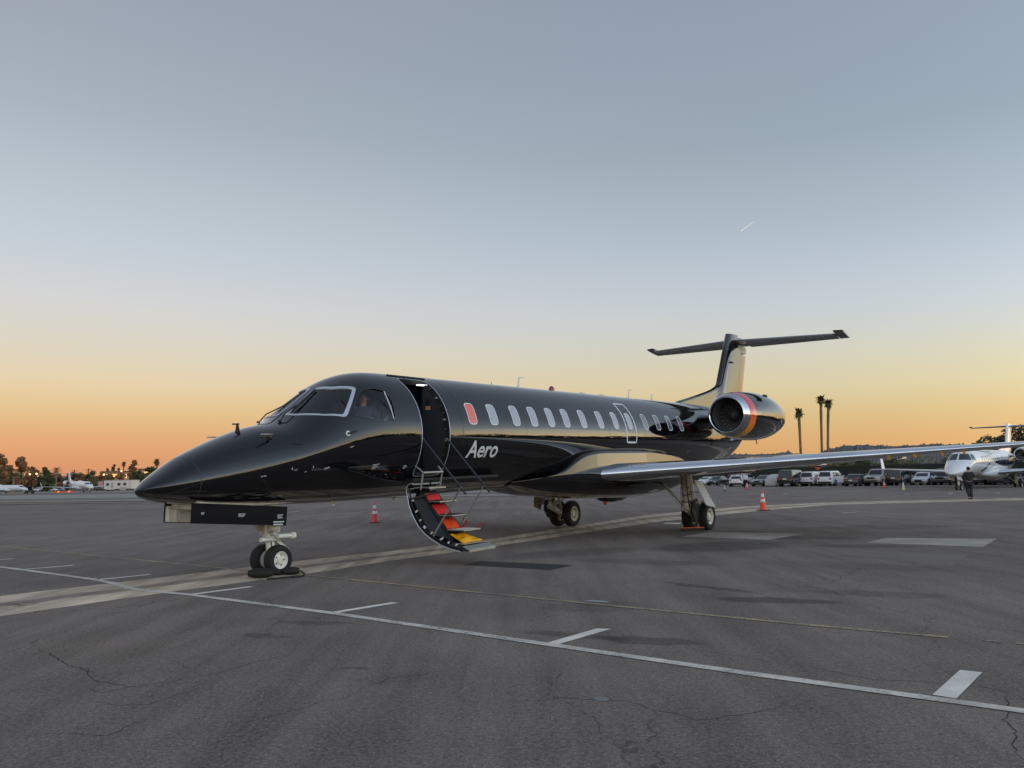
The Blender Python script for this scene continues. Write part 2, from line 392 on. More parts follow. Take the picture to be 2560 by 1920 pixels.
# ---------------------------------------------------------------- the jets
def B(x, yp, z): return Vector((x, -yp, z))
def mirror_side(s): return (lambda x, y, z: Vector((x, -y * s, z)))
def foil(n=14, a=0.0, b=1.0, tc=.12, camb=.0):
    """closed list of (x/c, z/c): upper from b to a, lower from a to b"""
    def yt(x): return 5 * tc * (.2969 * math.sqrt(x) - .126 * x - .3516 * x * x + .2843 * x ** 3 - .1036 * x ** 4)
    xs = [a + (b - a) * (1 - math.cos(math.pi * .5 * i / n)) for i in range(n + 1)] if a == 0 else [a + (b - a) * i / n for i in range(n + 1)]
    up = [(x, yt(x) + camb * 4 * x * (1 - x)) for x in xs]; lo = [(x, -yt(x) * .86 + camb * 4 * x * (1 - x)) for x in xs]
    return up[::-1] + (lo[1:] if a == 0 else lo)
def loft(name, secs, mt, parent, caps=True, closed=True, smooth=True):
    n = len(secs[0]); v = [p for s in secs for p in s]; f = []
    for i in range(len(secs) - 1):
        for k in range(n if closed else n - 1): f.append((i * n + k, i * n + (k + 1) % n, (i + 1) * n + (k + 1) % n, (i + 1) * n + k))
    if caps: f.append(tuple(range(n))[::-1]); f.append(tuple((len(secs) - 1) * n + k for k in range(n)))
    mb = MB(); mb.add(v, f, smooth); return mb.build(name, mt, parent)
def lin(t):
    def f(x):
        if x <= t[0][0]: return t[0][1]
        for (a, b), (c, d) in zip(t, t[1:]):
            if x <= c: return b + (d - b) * (x - a) / (c - a)
        return t[-1][1]
    return f
W_LE = lambda y: 11.0 + .4557 * (y - 1.3) - (.0 if y > 1.3 else 0)
W_C = lin([(0, 4.4), (1.3, 3.86), (3.2, 3.02), (10.02, 1.08)])
W_Z = lambda y: 1.588 + .0565 * (y - 1.3)
def wing_section(y, a, b, s, n):
    c = W_C(y); x0 = W_LE(y); z0 = W_Z(y); tc = .135 - .003 * y
    P = []
    for u, t in foil(n, a, b, tc, .008): P.append(Vector((x0 + u * c, -s * y, z0 + t * c - .030 * u * c)))
    return P
def rim_holes(mb, cx, cy, cz, s, r, n, hr):
    for k in range(n):
        t = 2 * math.pi * k / n
        mb.lathe([(0, hr), (s * .006, hr)], (cx + r * math.cos(t), cy, cz + r * math.sin(t)), (0, 1, 0), 8)
        i = len(mb.v) - 8; mb.f.append(tuple(range(i, i + 8))); mb.m.append(mb.cur); mb.sm.append(False)
def jet_wheel(root, x, yl, z, r, wd, outs, main=False, name='wheel', detail=True):
    """outs: direction (+1/-1 in local y) of the outer face"""
    h = wd / 2; rr = r * (.57 if not main else .56)
    mb = MB(); rim = [(-h * .5, rr * .30), (-h * .5, rr * .93), (-h * .86, rr * .97), (-h * .86, rr * 1.03), (h * .86, rr * 1.03), (h * .86, rr * .97), (h * .60, rr * .90), (h * .42, rr * .72), (h * .50, rr * .42), (h * .74, rr * .36), (h * .78, rr * .12), (h * .78, 0.002)]
    mb.lathe([(a * outs, b) for a, b in rim], (x, yl, z), (0, 1, 0), 28 if detail else 14)
    wh = mb.build(name, M['cream'], root)
    if detail:
        mb = MB(); rim_holes(mb, x, yl + outs * h * .53, z, outs, rr * .60, 10 if main else 5, rr * (.10 if main else .085)); mb.build('rim_holes', M['dark'], wh)
    mb = MB(); prof = [(-h * .86, rr * 1.02), (-h * 1.0, rr * 1.22), (-h, r * .80), (-h * .90, r * .93), (-h * .62, r * .985), (-h * .3, r), (0, r), (h * .3, r), (h * .62, r * .985), (h * .90, r * .93), (h, r * .80), (h * 1.0, rr * 1.22), (h * .86, rr * 1.02)]
    mb.lathe(prof, (x, yl, z), (0, 1, 0), 40 if detail else 16); mb.build('tyre', M['rubber'], wh)
    return wh
zg = lambda X: .334 - .0226 * X
def engine(root, s, style, detail):
    x0, yc, zc = 17.2, -s * 2.05, 3.13; ax = (1, 0, 0); N = 64 if detail else 20
    pm = style['paint']
    ns = MB().lathe([(.26, .628), (.6, .682), (1.1, .725), (1.7, .747), (2.3, .742), (2.9, .70), (3.4, .632), (3.9, .535), (4.25, .455), (4.3, .435), (4.2, .42), (3.6, .40)], (x0, yc, zc), ax, N).build('nacelle', pm, root)
    MB().lathe([(.26, .628), (.17, .605), (.09, .578), (.04, .556), (.012, .537), (0, .520), (.010, .503), (.04, .490), (.09, .482), (.16, .479)], (x0, yc, zc), ax, N).build('intake_lip', M['lip'], ns)
    MB().lathe([(.16, .479), (.4, .478), (.8, .487), (1.0, .49), (1.0, .02)], (x0, yc, zc), ax, N).build('intake_duct', M['duct'], ns)
    if style['band']: MB().lathe([(.28, .6335), (.42, .6620), (.60, .6850), (.64, .6885)], (x0, yc, zc), ax, N).build('colour_band', style['band'], ns)
    if detail:
        fb = MB(); nb = 24
        for k in range(nb):
            t = 2 * math.pi * k / nb
            def P(r, dt, dx): return Vector((x0 + .80 + dx, yc + r * math.cos(t + dt), zc + r * math.sin(t + dt)))
            fb.add([P(.15, -.10, .10), P(.15, .08, -.02), P(.31, .05, -.03), P(.31, -.12, .09), P(.477, .0, -.02), P(.477, -.14, .05)], [(0, 1, 2, 3), (3, 2, 4, 5)], False)
        fb.build('fan_blades', M['fan'], ns)
    MB().lathe([(.50, .004), (.53, .05), (.60, .10), (.70, .145), (.84, .17), (.97, .17)], (x0, yc, zc), ax, 28).build('spinner', mat('spinner_grey', (.10, .10, .105), .5), ns)
    MB().lathe([(4.0, .30), (4.5, .22), (4.75, .12), (4.9, .01)], (x0, yc, zc), ax, 24).build('exhaust_cone', M['brown'], ns)
    if detail and s == 1:
        MB().lathe([(2.05, .0), (2.1, .05), (2.3, .06), (2.45, .0)], (x0 + .2, yc - .38, zc + .62), (1, 0, 0), 12).build('air_scoop', M['dark'], ns)
        MB().tube([(19.45, yc - .1, 2.40), (19.50, yc - .1, 2.27)], .014, 6).build('drain_mast', M['brown'], ns)
        MB().tube([(19.6, yc - .60, 2.68), (19.64, yc - .64, 2.67)], .028, 8).build('latch', M['alu'], ns)
        MB().tube([(21.2, yc - .46, 3.04), (21.24, yc - .475, 3.04)], .02, 8).build('latch', M['alu'], ns)
    secs = []
    for yy in (.85, 1.15, 1.5):
        secs.append([Vector((17.75 + u * 3.6, -s * yy, 3.02 + t * 3.6 + .05 * yy)) for u, t in foil(10, 0, 1, .085)])
    loft('engine_pylon', secs, pm, root)

def build_jet(root, style, detail=True):
    pm = style['paint']
    # ---- fuselage
    holes = []
    WSO = [(2.50, 4.5), (3.225, 2.6), (3.31, 20), (3.575, 36.5), (3.06, 61.8), (2.78, 45), (2.64, 32), (2.53, 18)]
    WSI = [(2.565, 6.5), (3.165, 4.6), (3.245, 21), (3.485, 36.6), (3.035, 57.2), (2.80, 43.5), (2.675, 30.6), (2.575, 17)]
    SWI = [(3.60, 42.2), (3.88, 44.2), (4.035, 49), (4.085, 57), (4.075, 67), (4.04, 76.5), (3.97, 80.0), (3.75, 77), (3.50, 72.8), (3.20, 62.8), (3.33, 54)]
    cv = lambda L: [(a, R(b) * A0) for a, b in L]
    wso = dens(cv(WSO)); wsi = dens(smooth_poly(cv(WSI), .05)); swi = dens(smooth_poly(cv(SWI), .05))
    dr = [(4.705, R(27.3)), (5.472, R(27.3)), (5.472, R(131)), (4.705, R(131))]
    door = dens(smooth_poly([(a, b * A0) for a, b in dr], .14, 8), .03)
    if detail:
        ng = lambda P: [(a, -b) for a, b in P][::-1]
        holes = [wsi, swi, ng(wsi), ng(swi), door]
    fus = fuselage('fuselage', pm, root, holes, detail)
    # ---- flight deck windows
    wsr = dens(smooth_poly(cv(WSO), .07))
    for s in (1, -1):
        if detail:
            g = patch('windshield', wsi, M['glass'], root, -.012, s)
            # frame ring between the outer outline and the glass: same number of points by angle
            cx = sum(p[0] for p in wsi) / len(wsi); cy = sum(p[1] for p in wsi) / len(wsi)
            def polar(P, n=96):
                res = []
                for k in range(n):
                    t = 2 * math.pi * k / n; d = (math.cos(t), math.sin(t)); best = None
                    for i in range(len(P)):
                        a = P[i]; b = P[(i + 1) % len(P)]; ex, ey = b[0] - a[0], b[1] - a[1]; den = d[0] * ey - d[1] * ex
                        if abs(den) < 1e-9: continue
                        u = ((a[0] - cx) * ey - (a[1] - cy) * ex) / den; vv = ((a[0] - cx) * d[1] - (a[1] - cy) * d[0]) / den
                        if u > 0 and -1e-6 <= vv <= 1 + 1e-6 and (best is None or u > best): best = u
                    res.append((cx + d[0] * best, cy + d[1] * best))
                return res
            ring('windshield_frame', polar(wsr), polar(wsi), M['silver'], g, .007, s, .03)
            g2 = patch('side_window', swi, M['glass2'], root, -.012, s)
            ring('window_seal', offset_poly(swi, .022), swi, M['black2'], g2, .004, s, .03)
        else:
            patch('windshield', wso, style['glass'], root, .006, s, 5); patch('side_window', swi, style['glass'], root, .006, s, 5)
    # ---- cabin windows
    WX = [6.219, 6.913, 7.704, 8.378, 9.068, 9.724, 10.491, 11.321, 12.103, 12.877, 13.796, 14.573, 15.342, 16.133]
    for s in (1, -1):
        for i, X in enumerate(WX):
            if not detail and i % 2 and s == -1: continue
            o = [(X - .125, R(59) * A0), (X + .125, R(59) * A0), (X + .125, R(80.5) * A0), (X - .125, R(80.5) * A0)]
            ol = dens(smooth_poly(o, .085, 5), .05); pn = patch('cabin_window', ol, style['pane'][0] if i else style['pane'][1], root, .002, s, 4)
            if detail and i > 9: pn.data.materials[0] = M['pane_dim']  # rear panes darker: the engine's dark reflection put into their colour
            if detail and s == 1:
                ring('window_rim', offset_poly(ol, .012), offset_poly(ol, -.012), M['rim'], pn, .007, s, .008)
    # ---- overwing exit outline
    if detail:
        for s in (1, -1):
            eo = smooth_poly([(12.60, R(41) * A0), (13.18, R(41) * A0), (13.18, R(98.8) * A0), (12.60, R(98.8) * A0)], .09, 6); eo = dens(eo, .05)
            ring('overwing_exit', offset_poly(eo, .0), offset_poly(eo, -.045), M['white_line'], root, .003, s, .003)
    # ---- wing-body fairing
    fw = lin([(8.2, .45), (8.8, .85), (9.6, 1.10), (10.4, 1.22), (11.4, 1.29), (14.5, 1.30), (15.6, 1.26), (16.6, 1.1), (17.6, .85), (18.4, .5)])
    ft = lin([(8.2, 1.50), (9, 1.56), (9.6, 1.68), (10.0, 1.90), (10.4, 2.07), (11.0, 2.13), (13.8, 2.12), (15.2, 2.02), (16.2, 1.86), (17.4, 1.66), (18.4, 1.58)])
    fbm = lin([(8.2, 1.44), (8.6, 1.33), (9.03, 1.24), (9.9, 1.12), (11.5, .99), (13.1, .905), (14.6, .875), (16.1, .93), (17.1, 1.08), (18.4, 1.42)])
    fz = lin([(8.2, 1.5), (9.5, 1.62), (11, 1.62), (15, 1.60), (18.4, 1.5)])
    def sm(f, x, w=1.0): return (f(x - .5 * w) + 2 * f(x - .25 * w) + 2 * f(x) + 2 * f(x + .25 * w) + f(x + .5 * w)) / 8
    secs = []; nX = 110 if detail else 16; NP = 96 if detail else 24
    for i in range(nX + 1):
        X = 8.2 + 10.2 * i / nX; hw, zt_, zb_, zc = (sm(fw, X, 1.6) * 2 + sm(fw, X - .5, 1.6) + sm(fw, X + .5, 1.6)) / 4, sm(ft, X, .5), sm(fbm, X), sm(fz, X); sec = []
        rc = min(.055, hw * .3, (zt_ - zc) * .45); hs = []       # starboard half, bottom to top
        NL = NP // 4
        for k in range(NL + 1):
            t = math.pi / 2 * k / NL; e = 2 / 2.7; hs.append((hw * math.sin(t) ** e, zc - (zc - zb_) * math.cos(t) ** e))
        tl_ = .030
        for u in (.08, .2, .35, .5, .65, .8, .9, .97): zz = zc + (zt_ - rc - zc) * u; hs.append((hw - tl_ * (zz - zc) / .5, zz))
        ye = hw - tl_ * (zt_ - rc - zc) / .5
        for q in range(0, 7): a_ = math.pi / 2 * q / 6; hs.append((ye - rc + rc * math.cos(a_), zt_ - rc + rc * math.sin(a_)))
        for u in (.97, .9, .75, .5, .25): hs.append(((ye - rc) * u, zt_ + .02 * (1 - u)))
        top_ = [(0, zt_ + .02)]
        sec = [Vector((X, y_, z_)) for y_, z_ in hs + top_] + [Vector((X, -y_, z_)) for y_, z_ in hs[::-1][:-1]]
        secs.append(sec)
    fair = loft('wing_fairing', secs, pm, root)
    # ---- wings
    for s in (1, -1):
        ys = [.9, 1.3, 2.0, 2.6, 3.2, 4.2, 5.4, 6.6, 7.8, 9.0, 9.8, 10.02]
        wg = loft('wing', [wing_section(y, .10, 1, s, 18 if detail else 6) for y in ys], pm, root)
        loft('leading_edge', [wing_section(y, 0, .10, s, 8 if detail else 4) for y in ys], M['chrome'] if detail else style['le'], wg)
        if detail:
            for y in (7.05, 7.55, 8.07, 8.48):
                x0 = W_LE(y); z0 = W_Z(y); MB().prism([(x0 + .02, -s * y, z0 - .01), (x0 + .30, -s * y, z0 - .03), (x0 + .26, -s * y, z0 - .12), (x0 + .10, -s * y, z0 - .13)], (0, .035, 0)).build('vortilon', M['yellow'], wg)
            for y in (3.5, 5.2, 7.0):
                x0 = W_LE(y) + W_C(y) * .72; z0 = W_Z(y) - .03 * W_C(y) - .02
                MB().lathe([(0, .01), (.15, .045), (.5, .06), (.9, .04), (1.15, .008)], (x0, -s * y, z0 - .06), (1, 0, 0), 12).build('flap_fairing', pm, wg)
        if style.get('winglet'):
            x0 = W_LE(10.02); z0 = W_Z(10.02); c = W_C(10.02)
            secs = [[Vector((x0 + q * .65 + u * c * (1 - .45 * q), -s * (10.02 + .28 * q + t * c * .8), z0 + 1.25 * q + (0 if q else t * c))) for u, t in foil(8, 0, 1, .09)] for q in (0, .15, .5, 1)]
            loft('winglet', secs, pm, wg)
    # ---- fin
    TE = lambda z: 24.50 + (z - 4.1) * .405
    LE = lin([(3.45, 17.5), (3.67, 18.33), (3.83, 19.3), (3.98, 20.15), (4.12, 20.9), (4.22, 21.35), (4.33, 21.72), (4.47, 21.98), (4.66, 22.15), (4.9, 22.31), (5.5, 22.68), (6.36, 23.15)])
    LEM = lambda z: 22.25 + (z - 4.8) * .6
    def yt(u, tc): return 5 * tc * (.2969 * math.sqrt(max(u, 0)) - .126 * u - .3516 * u * u + .2843 * u ** 3 - .1036 * u ** 4)
    def half(X, z):
        c = TE(z) - LEM(z); u = (X - LEM(z)) / c; hm = yt(min(u, 1), .125) * c if u > 0 else 0
        d = X - LE(z); hd = .075 * (1 - math.exp(-max(d, 0) / .10)) * max(0, 1 - max(u, 0))
        return math.hypot(hm, hd)
    def finsec(z, xa, xb, n):
        A = [xa + (xb - xa) * (i / n) ** 1.7 for i in range(n + 1)]
        return [Vector((X, half(X, z), z)) for X in A] + [Vector((X, -half(X, z), z)) for X in A[::-1]]
    HX = lambda z: TE(z) - .80
    zs = [3.45, 3.6, 3.67, 3.75, 3.83, 3.9, 3.98, 4.05, 4.12, 4.17, 4.22, 4.28, 4.33, 4.4, 4.47, 4.56, 4.66, 4.78, 4.9, 5.1, 5.3, 5.5, 5.72]
    fin = loft('fin', [finsec(z, LE(z) + .002, HX(z), 26) for z in zs], pm, root)
    zs2 = [5.72, 5.9, 6.05, 6.2, 6.3, 6.36]
    loft('fin_cap', [finsec(z, LE(z) + .002, 23.95 if z > 5.72 else HX(z), 14) for z in zs2], pm, fin)
    if detail: loft('fin_leading_edge', [[Vector((X, sg * (half(X, z) + .003), z)) for sg in (1, -1) for X in ([LE(z) - .003 + .09 * (i / 6) ** 1.6 for i in range(7)] if sg == 1 else [LE(z) - .003 + .09 * (i / 6) ** 1.6 for i in range(7)][::-1])] for z in zs[13:]], M['dark'], fin)
    rz = [3.55, 4.0, 4.5, 5.0, 5.5, 5.68]
    loft('rudder', [finsec(z, HX(z) + .012, TE(z) - .31, 5) for z in rz], pm, fin)
    loft('rudder_tab', [finsec(z, TE(z) - .30, TE(z), 4) for z in rz], style['band'] or pm, fin)
    MB().box(23.9, 24.9, -.10, .10, 5.74, 5.92).box(24.0, 25.0, -.06, .06, 5.92, 6.03).build('stabiliser_hinge', M['cream'], fin)
    if detail: MB().lathe([(0, .004), (.12, .03), (.3, .035), (.48, .004)], (22.85, -.17, 5.28), (1, 0, 0), 10).build('static_vent', M['dark'], fin)
    # ---- tailplane
    TL = lambda y: 23.35 + .27 * y; TC = lambda y: 1.78 - .185 * y
    def tsec(y, a, b, n, dz=0, rot=0, px=.66): 
        P = []
        for u, t in foil(n, a, b, .066):
            X = TL(abs(y)) + u * TC(abs(y)); Z = 6.12 + t * TC(abs(y))
            if rot:
                hx = TL(abs(y)) + px * TC(abs(y)); dx, dzz = X - hx, Z - 6.12; X = hx + dx * math.cos(rot) + dzz * math.sin(rot); Z = 6.12 - dx * math.sin(rot) + dzz * math.cos(rot)
            P.append(Vector((X, y, Z)))
        return P
    tp = loft('tailplane', [tsec(y, .07, .66, 8) for y in (-3.45, -2, -.6, 0, .6, 2, 3.45)], pm, root)
    loft('leading_edge', [tsec(y, 0, .07, 5) for y in (-3.45, -2, -.6, 0, .6, 2, 3.45)], M['chrome'] if detail else style['le'], tp)
    for s in (1, -1):
        el = loft('elevator', [tsec(y * s, .675, 1, 5, rot=.16) for y in (.25, 2, 3.44)], pm, tp)
        loft('elevator_horn', [tsec(y * s, 0, 1, 8, rot=.16, px=.66) for y in (3.46, 3.775)], pm, el)
    secs = []
    for i in range(13):
        t = i / 12; X = 23.55 + 2.15 * t; r = .17 * math.sqrt(max(1e-4, 1 - (2 * t - 1) ** 2)) + .003
        secs.append([Vector((X, r * math.cos(a), 6.19 + r * .8 * math.sin(a))) for a in [2 * math.pi * k / 14 for k in range(14)]])
    loft('tail_bullet', secs, pm, tp)
    # ---- engines
    for s in (1, -1): engine(root, s, style, detail)
    # ---- nose gear
    xn = 2.32; za = zg(xn) + .235
    ng_ = MB(); ng_.tube([(xn - .03, 0, 1.42), (xn - .02, 0, .90)], .085, 16); ng_.tube([(xn - .02, 0, .92), (xn - .015, 0, .86)], .115, 16)
    ng_.tube([(xn - .015, 0, .87), (xn - .01, 0, .66)], .07, 14)
    leg = ng_.build('nose_gear_leg', M['cream'], root)
    MB().tube([(xn - .01, 0, .68), (xn, 0, za)], .035, 10).tube([(xn, -.13, za), (xn, .13, za)], .035, 10).build('axle', M['alu'], leg)
    if detail:
        MB().bar((xn - .10, 0, .985), (xn + .10, 0, .985), .22, .10).bar((xn - .06, -.17, .93), (xn - .06, .17, .93), .05, .07).build('steering_collar', M['cream_dk'], leg, .01)
        MB().tube([(xn - .02, -.18, .885), (xn + .26, -.20, .875)], .038, 12).tube([(xn + .24, -.2, .876), (xn + .30, -.205, .873)], .055, 12).build('steering_piston', M['cream'], leg)
        MB().tube([(xn - .27, -.08, .845), (xn + .10, -.08, .83)], .034, 10).bar((xn - .14, 0, .84), (xn + .10, 0, .83), .16, .06).build('tow_fitting', M['cream'], leg)
        MB().bar((xn + .08, 0, .82), (xn + .33, 0, .63), .07, .045).bar((xn + .33, 0, .63), (xn + .05, 0, .56), .06, .04).build('torsion_link', M['cream'], leg)
        for q in (-1, 1):
            l = MB().lathe([(0, .05), (.05, .062), (.12, .066)], (xn - .17, -.16 * q, 1.03), (1, 0, 0), 14).build('landing_light', M['cream_dk'], leg)
            MB().lathe([(-.002, .002), (.004, .056)], (xn - .175, -.16 * q, 1.03), (1, 0, 0), 14).build('lens', M['lamp'], l)
        MB().tube([(xn + .08, .1, 1.4), (xn + .05, .1, .95), (xn + .02, .09, .7)], .009, 6).tube([(xn - .1, -.09, 1.35), (xn - .09, -.11, 1.0), (xn - .05, -.07, .75), (xn - .02, -.05, .6)], .008, 6).build('hydraulic_hose', M['dark'], leg)
    for q in (1, -1): jet_wheel(root, xn, -q * .165, za, .235, .17, -q, False, 'nose_wheel', detail)
    for q in (1, -1):
        y = .33 * q; P = [(.655, 1.50), (2.375, 1.345), (2.345, 1.052), (.64, 1.212)]
        d = MB().prism([(a, -y, b) for a, b in P], (0, .02 * q, 0)).build('nose_gear_door', pm, root, .004)
        MB().prism([(.668, -y + .022 * q, 1.45), (2.35, -y + .022 * q, 1.335), (2.325, -y + .022 * q, 1.065), (.655, -y + .022 * q, 1.222)], (0, .008 * q, 0)).build('door_lining', M['cream'], d)
        if detail:
            for X in (.70, .82, .86, 1.4, 1.9, 2.3): MB().box(X - .012, X + .012, min(-y + .03 * q, -y + .06 * q), max(-y + .03 * q, -y + .06 * q), 1.235 - (X - .66) * .09, 1.43 - (X - .66) * .08).build('door_rib', M['cream'], d)
    if detail:
        MB().box(.75, 2.5, -.30, .30, 1.40, 1.52).build('gear_bay', M['cream_dk'], root)
    # ---- main gear
    for s in (1, -1):
        Q = lambda x, y, z: Vector((x, -s * y, z))
        lg = MB().tube([Q(14.0, 2.05, 1.62), Q(14.02, 2.05, 1.35), Q(14.07, 2.05, .62)], [.13, .105, .10], 16).tube([Q(14.07, 1.93, .62), Q(14.07, 2.17, .62)], .085, 14).build('main_gear_leg', M['cream_dk'], root)
        MB().tube([Q(14.07, 2.05, .60), Q(14.45, 2.05, .42), Q(14.78, 2.05, .38)], [.085, .075, .07], 12).tube([Q(14.78, 1.75, .375), Q(14.78, 2.35, .375)], .045, 10).build('trailing_arm', M['cream'], lg)
        MB().tube([Q(14.28, 2.05, 1.45), Q(14.42, 2.05, .95)], .07, 12).tube([Q(14.42, 2.05, .95), Q(14.56, 2.05, .48)], .04, 12).build('shock_strut', M['cream'], lg)
        MB().tube([Q(14.5, 1.22, 1.22), Q(14.28, 1.62, .92)], .04, 8).tube([Q(14.28, 1.62, .92), Q(14.05, 2.0, .64)], .028, 8).build('side_brace', M['cream'], lg)
        if detail:
            MB().tube([Q(13.93, 2.10, 1.4), Q(13.95, 2.14, .9), Q(14.0, 2.16, .6), Q(14.3, 2.12, .5)], .010, 6).tube([Q(13.95, 1.97, 1.4), Q(13.93, 1.95, .9), Q(14.0, 1.93, .55)], .008, 6).build('brake_hose', M['dark'], lg)
            bk = MB()
            for z in (.80, .98, 1.16): bk.tube([Q(14.045, 2.05, z), Q(14.04, 2.05, z + .018)], .115, 14)
            bk.build('hose_clamp', M['brown'], lg)
        dd = MB().prism([Q(13.56, 2.46, 1.36), Q(14.05, 2.46, 1.31), Q(14.70, 2.56, .60), Q(14.05, 2.56, .70)], Q(0, .03, 0)).build('main_gear_door', style['geardoor'], root, .006)
        MB().bar(Q(14.1, 2.10, 1.05), Q(14.15, 2.46, 1.02), .03).bar(Q(14.1, 2.10, .75), Q(14.35, 2.53, .78), .03).build('door_link', M['cream_dk'], dd)
        if detail:
            MB().prism([Q(13.98, 2.20, .80), Q(14.30, 2.20, .86), Q(14.52, 2.20, .60), Q(14.45, 2.20, .32), Q(14.12, 2.20, .30), Q(13.92, 2.20, .55)], Q(0, .05, 0)).build('brake_cover', M['dark'], lg)
            if s == -1:
                MB().prism([Q(13.7, 1.30, 1.2), Q(14.2, 1.30, 1.15), Q(14.15, 1.30, .84), (13.62, 1.30, .90)], (0, .02, 0)).build('bay_door', M['cream_dk'], root, .004)
                MB().prism([Q(13.85, 2.5, 1.0), Q(14.3, 2.5, .8), Q(14.25, 2.55, .5), Q(13.9, 2.55, .62)], (0, .02, 0)).build('bay_door', M['cream_dk'], root, .004)
        for yy, o in ((1.83, 1), (2.29, -1)):
            oo = (-s if yy > 2 else s)
            jet_wheel(root, 14.78, -s * yy, .375, .375, .235, oo, True, 'main_wheel', detail)
            if detail: MB().lathe([(-.09, .16), (.09, .16)], (14.78, -s * (yy + (.03 if yy < 2 else -.03)), .375), (0, 1, 0), 20).build('brake', M['brown'], lg)
    # ---- antennas
    if detail:
        for x, z0, z1, L in ((9.43, 3.62, 3.87, .23), (15.03, 3.63, 3.87, .20)):
            MB().prism([(x - .03, -.006, z0), (x + .05, -.006, z0), (x + .085, -.006, z1), (x + .05, -.006, z1)], (0, .012, 0)).box(x + .05, x + .05 + L, -.01, .01, z1 - .005, z1 + .012).build('antenna', M['silver'], root)
        MB().prism([(16.52, -.006, 3.63), (16.62, -.006, 3.63), (16.64, -.006, 3.83), (16.56, -.006, 3.83)], (0, .012, 0)).build('antenna', M['silver'], root)
        MB().lathe([(0, .075), (.06, .07), (.10, .045), (.125, .003)], (10.90, 0, 3.63), (0, 0, 1), 16).build('beacon', mat('beacon_red', (.30, .02, .01), .2, coat=1), root)
        MB().tube([(8.40, 0, 3.62), (8.40, 0, 3.70)], .012, 6).build('antenna', M['silver'], root)
        for x, L in ((12.35, .28), (13.4, .30)):
            secs = [[Vector((x + (t - .5) * 2 * L, r * math.cos(a), 3.615 + .55 * r * math.sin(a))) for a in [math.pi * k / 8 for k in range(9)]] for t, r in ((0, .004), (.15, .05), (.4, .085), (.7, .08), (.9, .05), (1, .004))]
            loft('gps_antenna', secs, pm, root, True, False)
        for x in (3.58, 5.12, 8.96): MB().prism([(x, -.006, 1.37), (x + .12, -.006, 1.37), (x + .10, -.006, 1.28), (x + .05, -.006, 1.28)], (0, .012, 0)).build('drain_mast', M['cream'], root)
        secs = [[Vector((13.0 + 1.7 * t, r * 1.2 * math.cos(a), .90 - r * math.sin(a))) for a in [math.pi * k / 8 for k in range(9)]] for t, r in ((0, .01), (.15, .08), (.4, .13), (.8, .12), (1, .05))]
        loft('belly_pod', secs, pm, root, True, False)
        MB().lathe([(0, .06), (-.09, .05), (-.13, .03), (-.14, .003)], (13.45, 0, .86), (0, 0, 1), 14).build('belly_beacon', M['orange'], root)
        # probes
        ps = SF(1.597, R(5)); MB().prism([ps + Vector((-.02, -.01, -.03)), ps + Vector((.07, -.01, -.03)), ps + Vector((.035, -.01, .115)), ps + Vector((.005, -.01, .115))], (0, .02, 0)).bar(ps + Vector((-.07, 0, .12)), ps + Vector((.05, 0, .125)), .022).build('pitot_mast', M['dark'], root)
        for a, X in ((44.5, 1.81), (-44.5, 1.81), (47.5, 1.74)):
            q = SF(X, R(a)); n = SN(X, R(a)); MB().bar(q - n * .01, q + n * .06 + Vector((-.02, 0, 0)), .03, .012).tube([q + n * .06 + Vector((.03, 0, 0)), q + n * .065 + Vector((-.20, 0, -.01))], .010, 6).build('pitot_probe', M['brown'] if a > 46 else M['alu'], root)
        q = SF(3.0, R(79)); n = SN(3.0, R(79)); vb = MB().lathe([(0, .045), (.006, .044), (.008, .02)], q, n, 20).build('vane_base', M['rim'], root)
        MB().bar(q + n * .02 + Vector((.0, 0, -.005)), q + n * .045 + Vector((.17, 0, .03)), .012, .03).build('vane', M['dark'], vb)
        for i in range(4):
            X_ = 2.02 + i * .034; a_ = 61.6 + i * 1.1; MB().bar(SF(X_, R(a_), .002), SF(X_ + .055, R(a_ + 4.6), .002), .017, .006, SN(2.08, R(62))).build('louver', M['dark'], root)
        # wipers
        def wiper(b, c, d, e):
            wp = MB().tube([b, c, d], .011, 8).lathe([(0, .03), (.03, .02)], b, (0, 0, 1), 10).build('wiper', M['dark'], root)
            MB().bar(d, e, .030, .018).build('wiper_blade', M['dark'], wp)
        for s in (1, -1):
            g = lambda X, a, o: SF(X, R(a * s), o)
            wiper(g(2.28, 15.5, .01), g(2.45, 13, .085), g(2.78, 9, .035), g(3.16, 6.5, .018))
            MB().bar(g(2.62, 9.5, .02), g(2.9, 7.6, .03), .016).build('wiper_arm', M['dark'], root)
        # door rain gutter and radome seam, small placards
        MB().tube([SF(4.6 + i * .1, R(20.5 + .25 * i), .012) for i in range(11)], .012, 6).build('rain_gutter', M['brown'], root)
        sv = []; sf = []
        for k in range(90):
            for dx in (0, .010): sv.append(SF(.66 + dx, R(k * 4), .0012))
        for k in range(90): sf.append((2 * k, 2 * k + 1, (2 * k + 3) % 180, (2 * k + 2) % 180))
        mesh('radome_seam', sv, sf, M['darkgrey'], root)
        for X_ in (5.88, 8.04, 11.72, 16.55):
            sv = []; sf = []
            for k in range(121):
                for dx in (0, .006): sv.append(SF(X_ + dx, R(-100 + k * 200 / 120), .001))
            for k in range(120): sf.append((2 * k, 2 * k + 1, 2 * k + 3, 2 * k + 2))
            mesh('skin_seam', sv, sf, M['dark'], root)
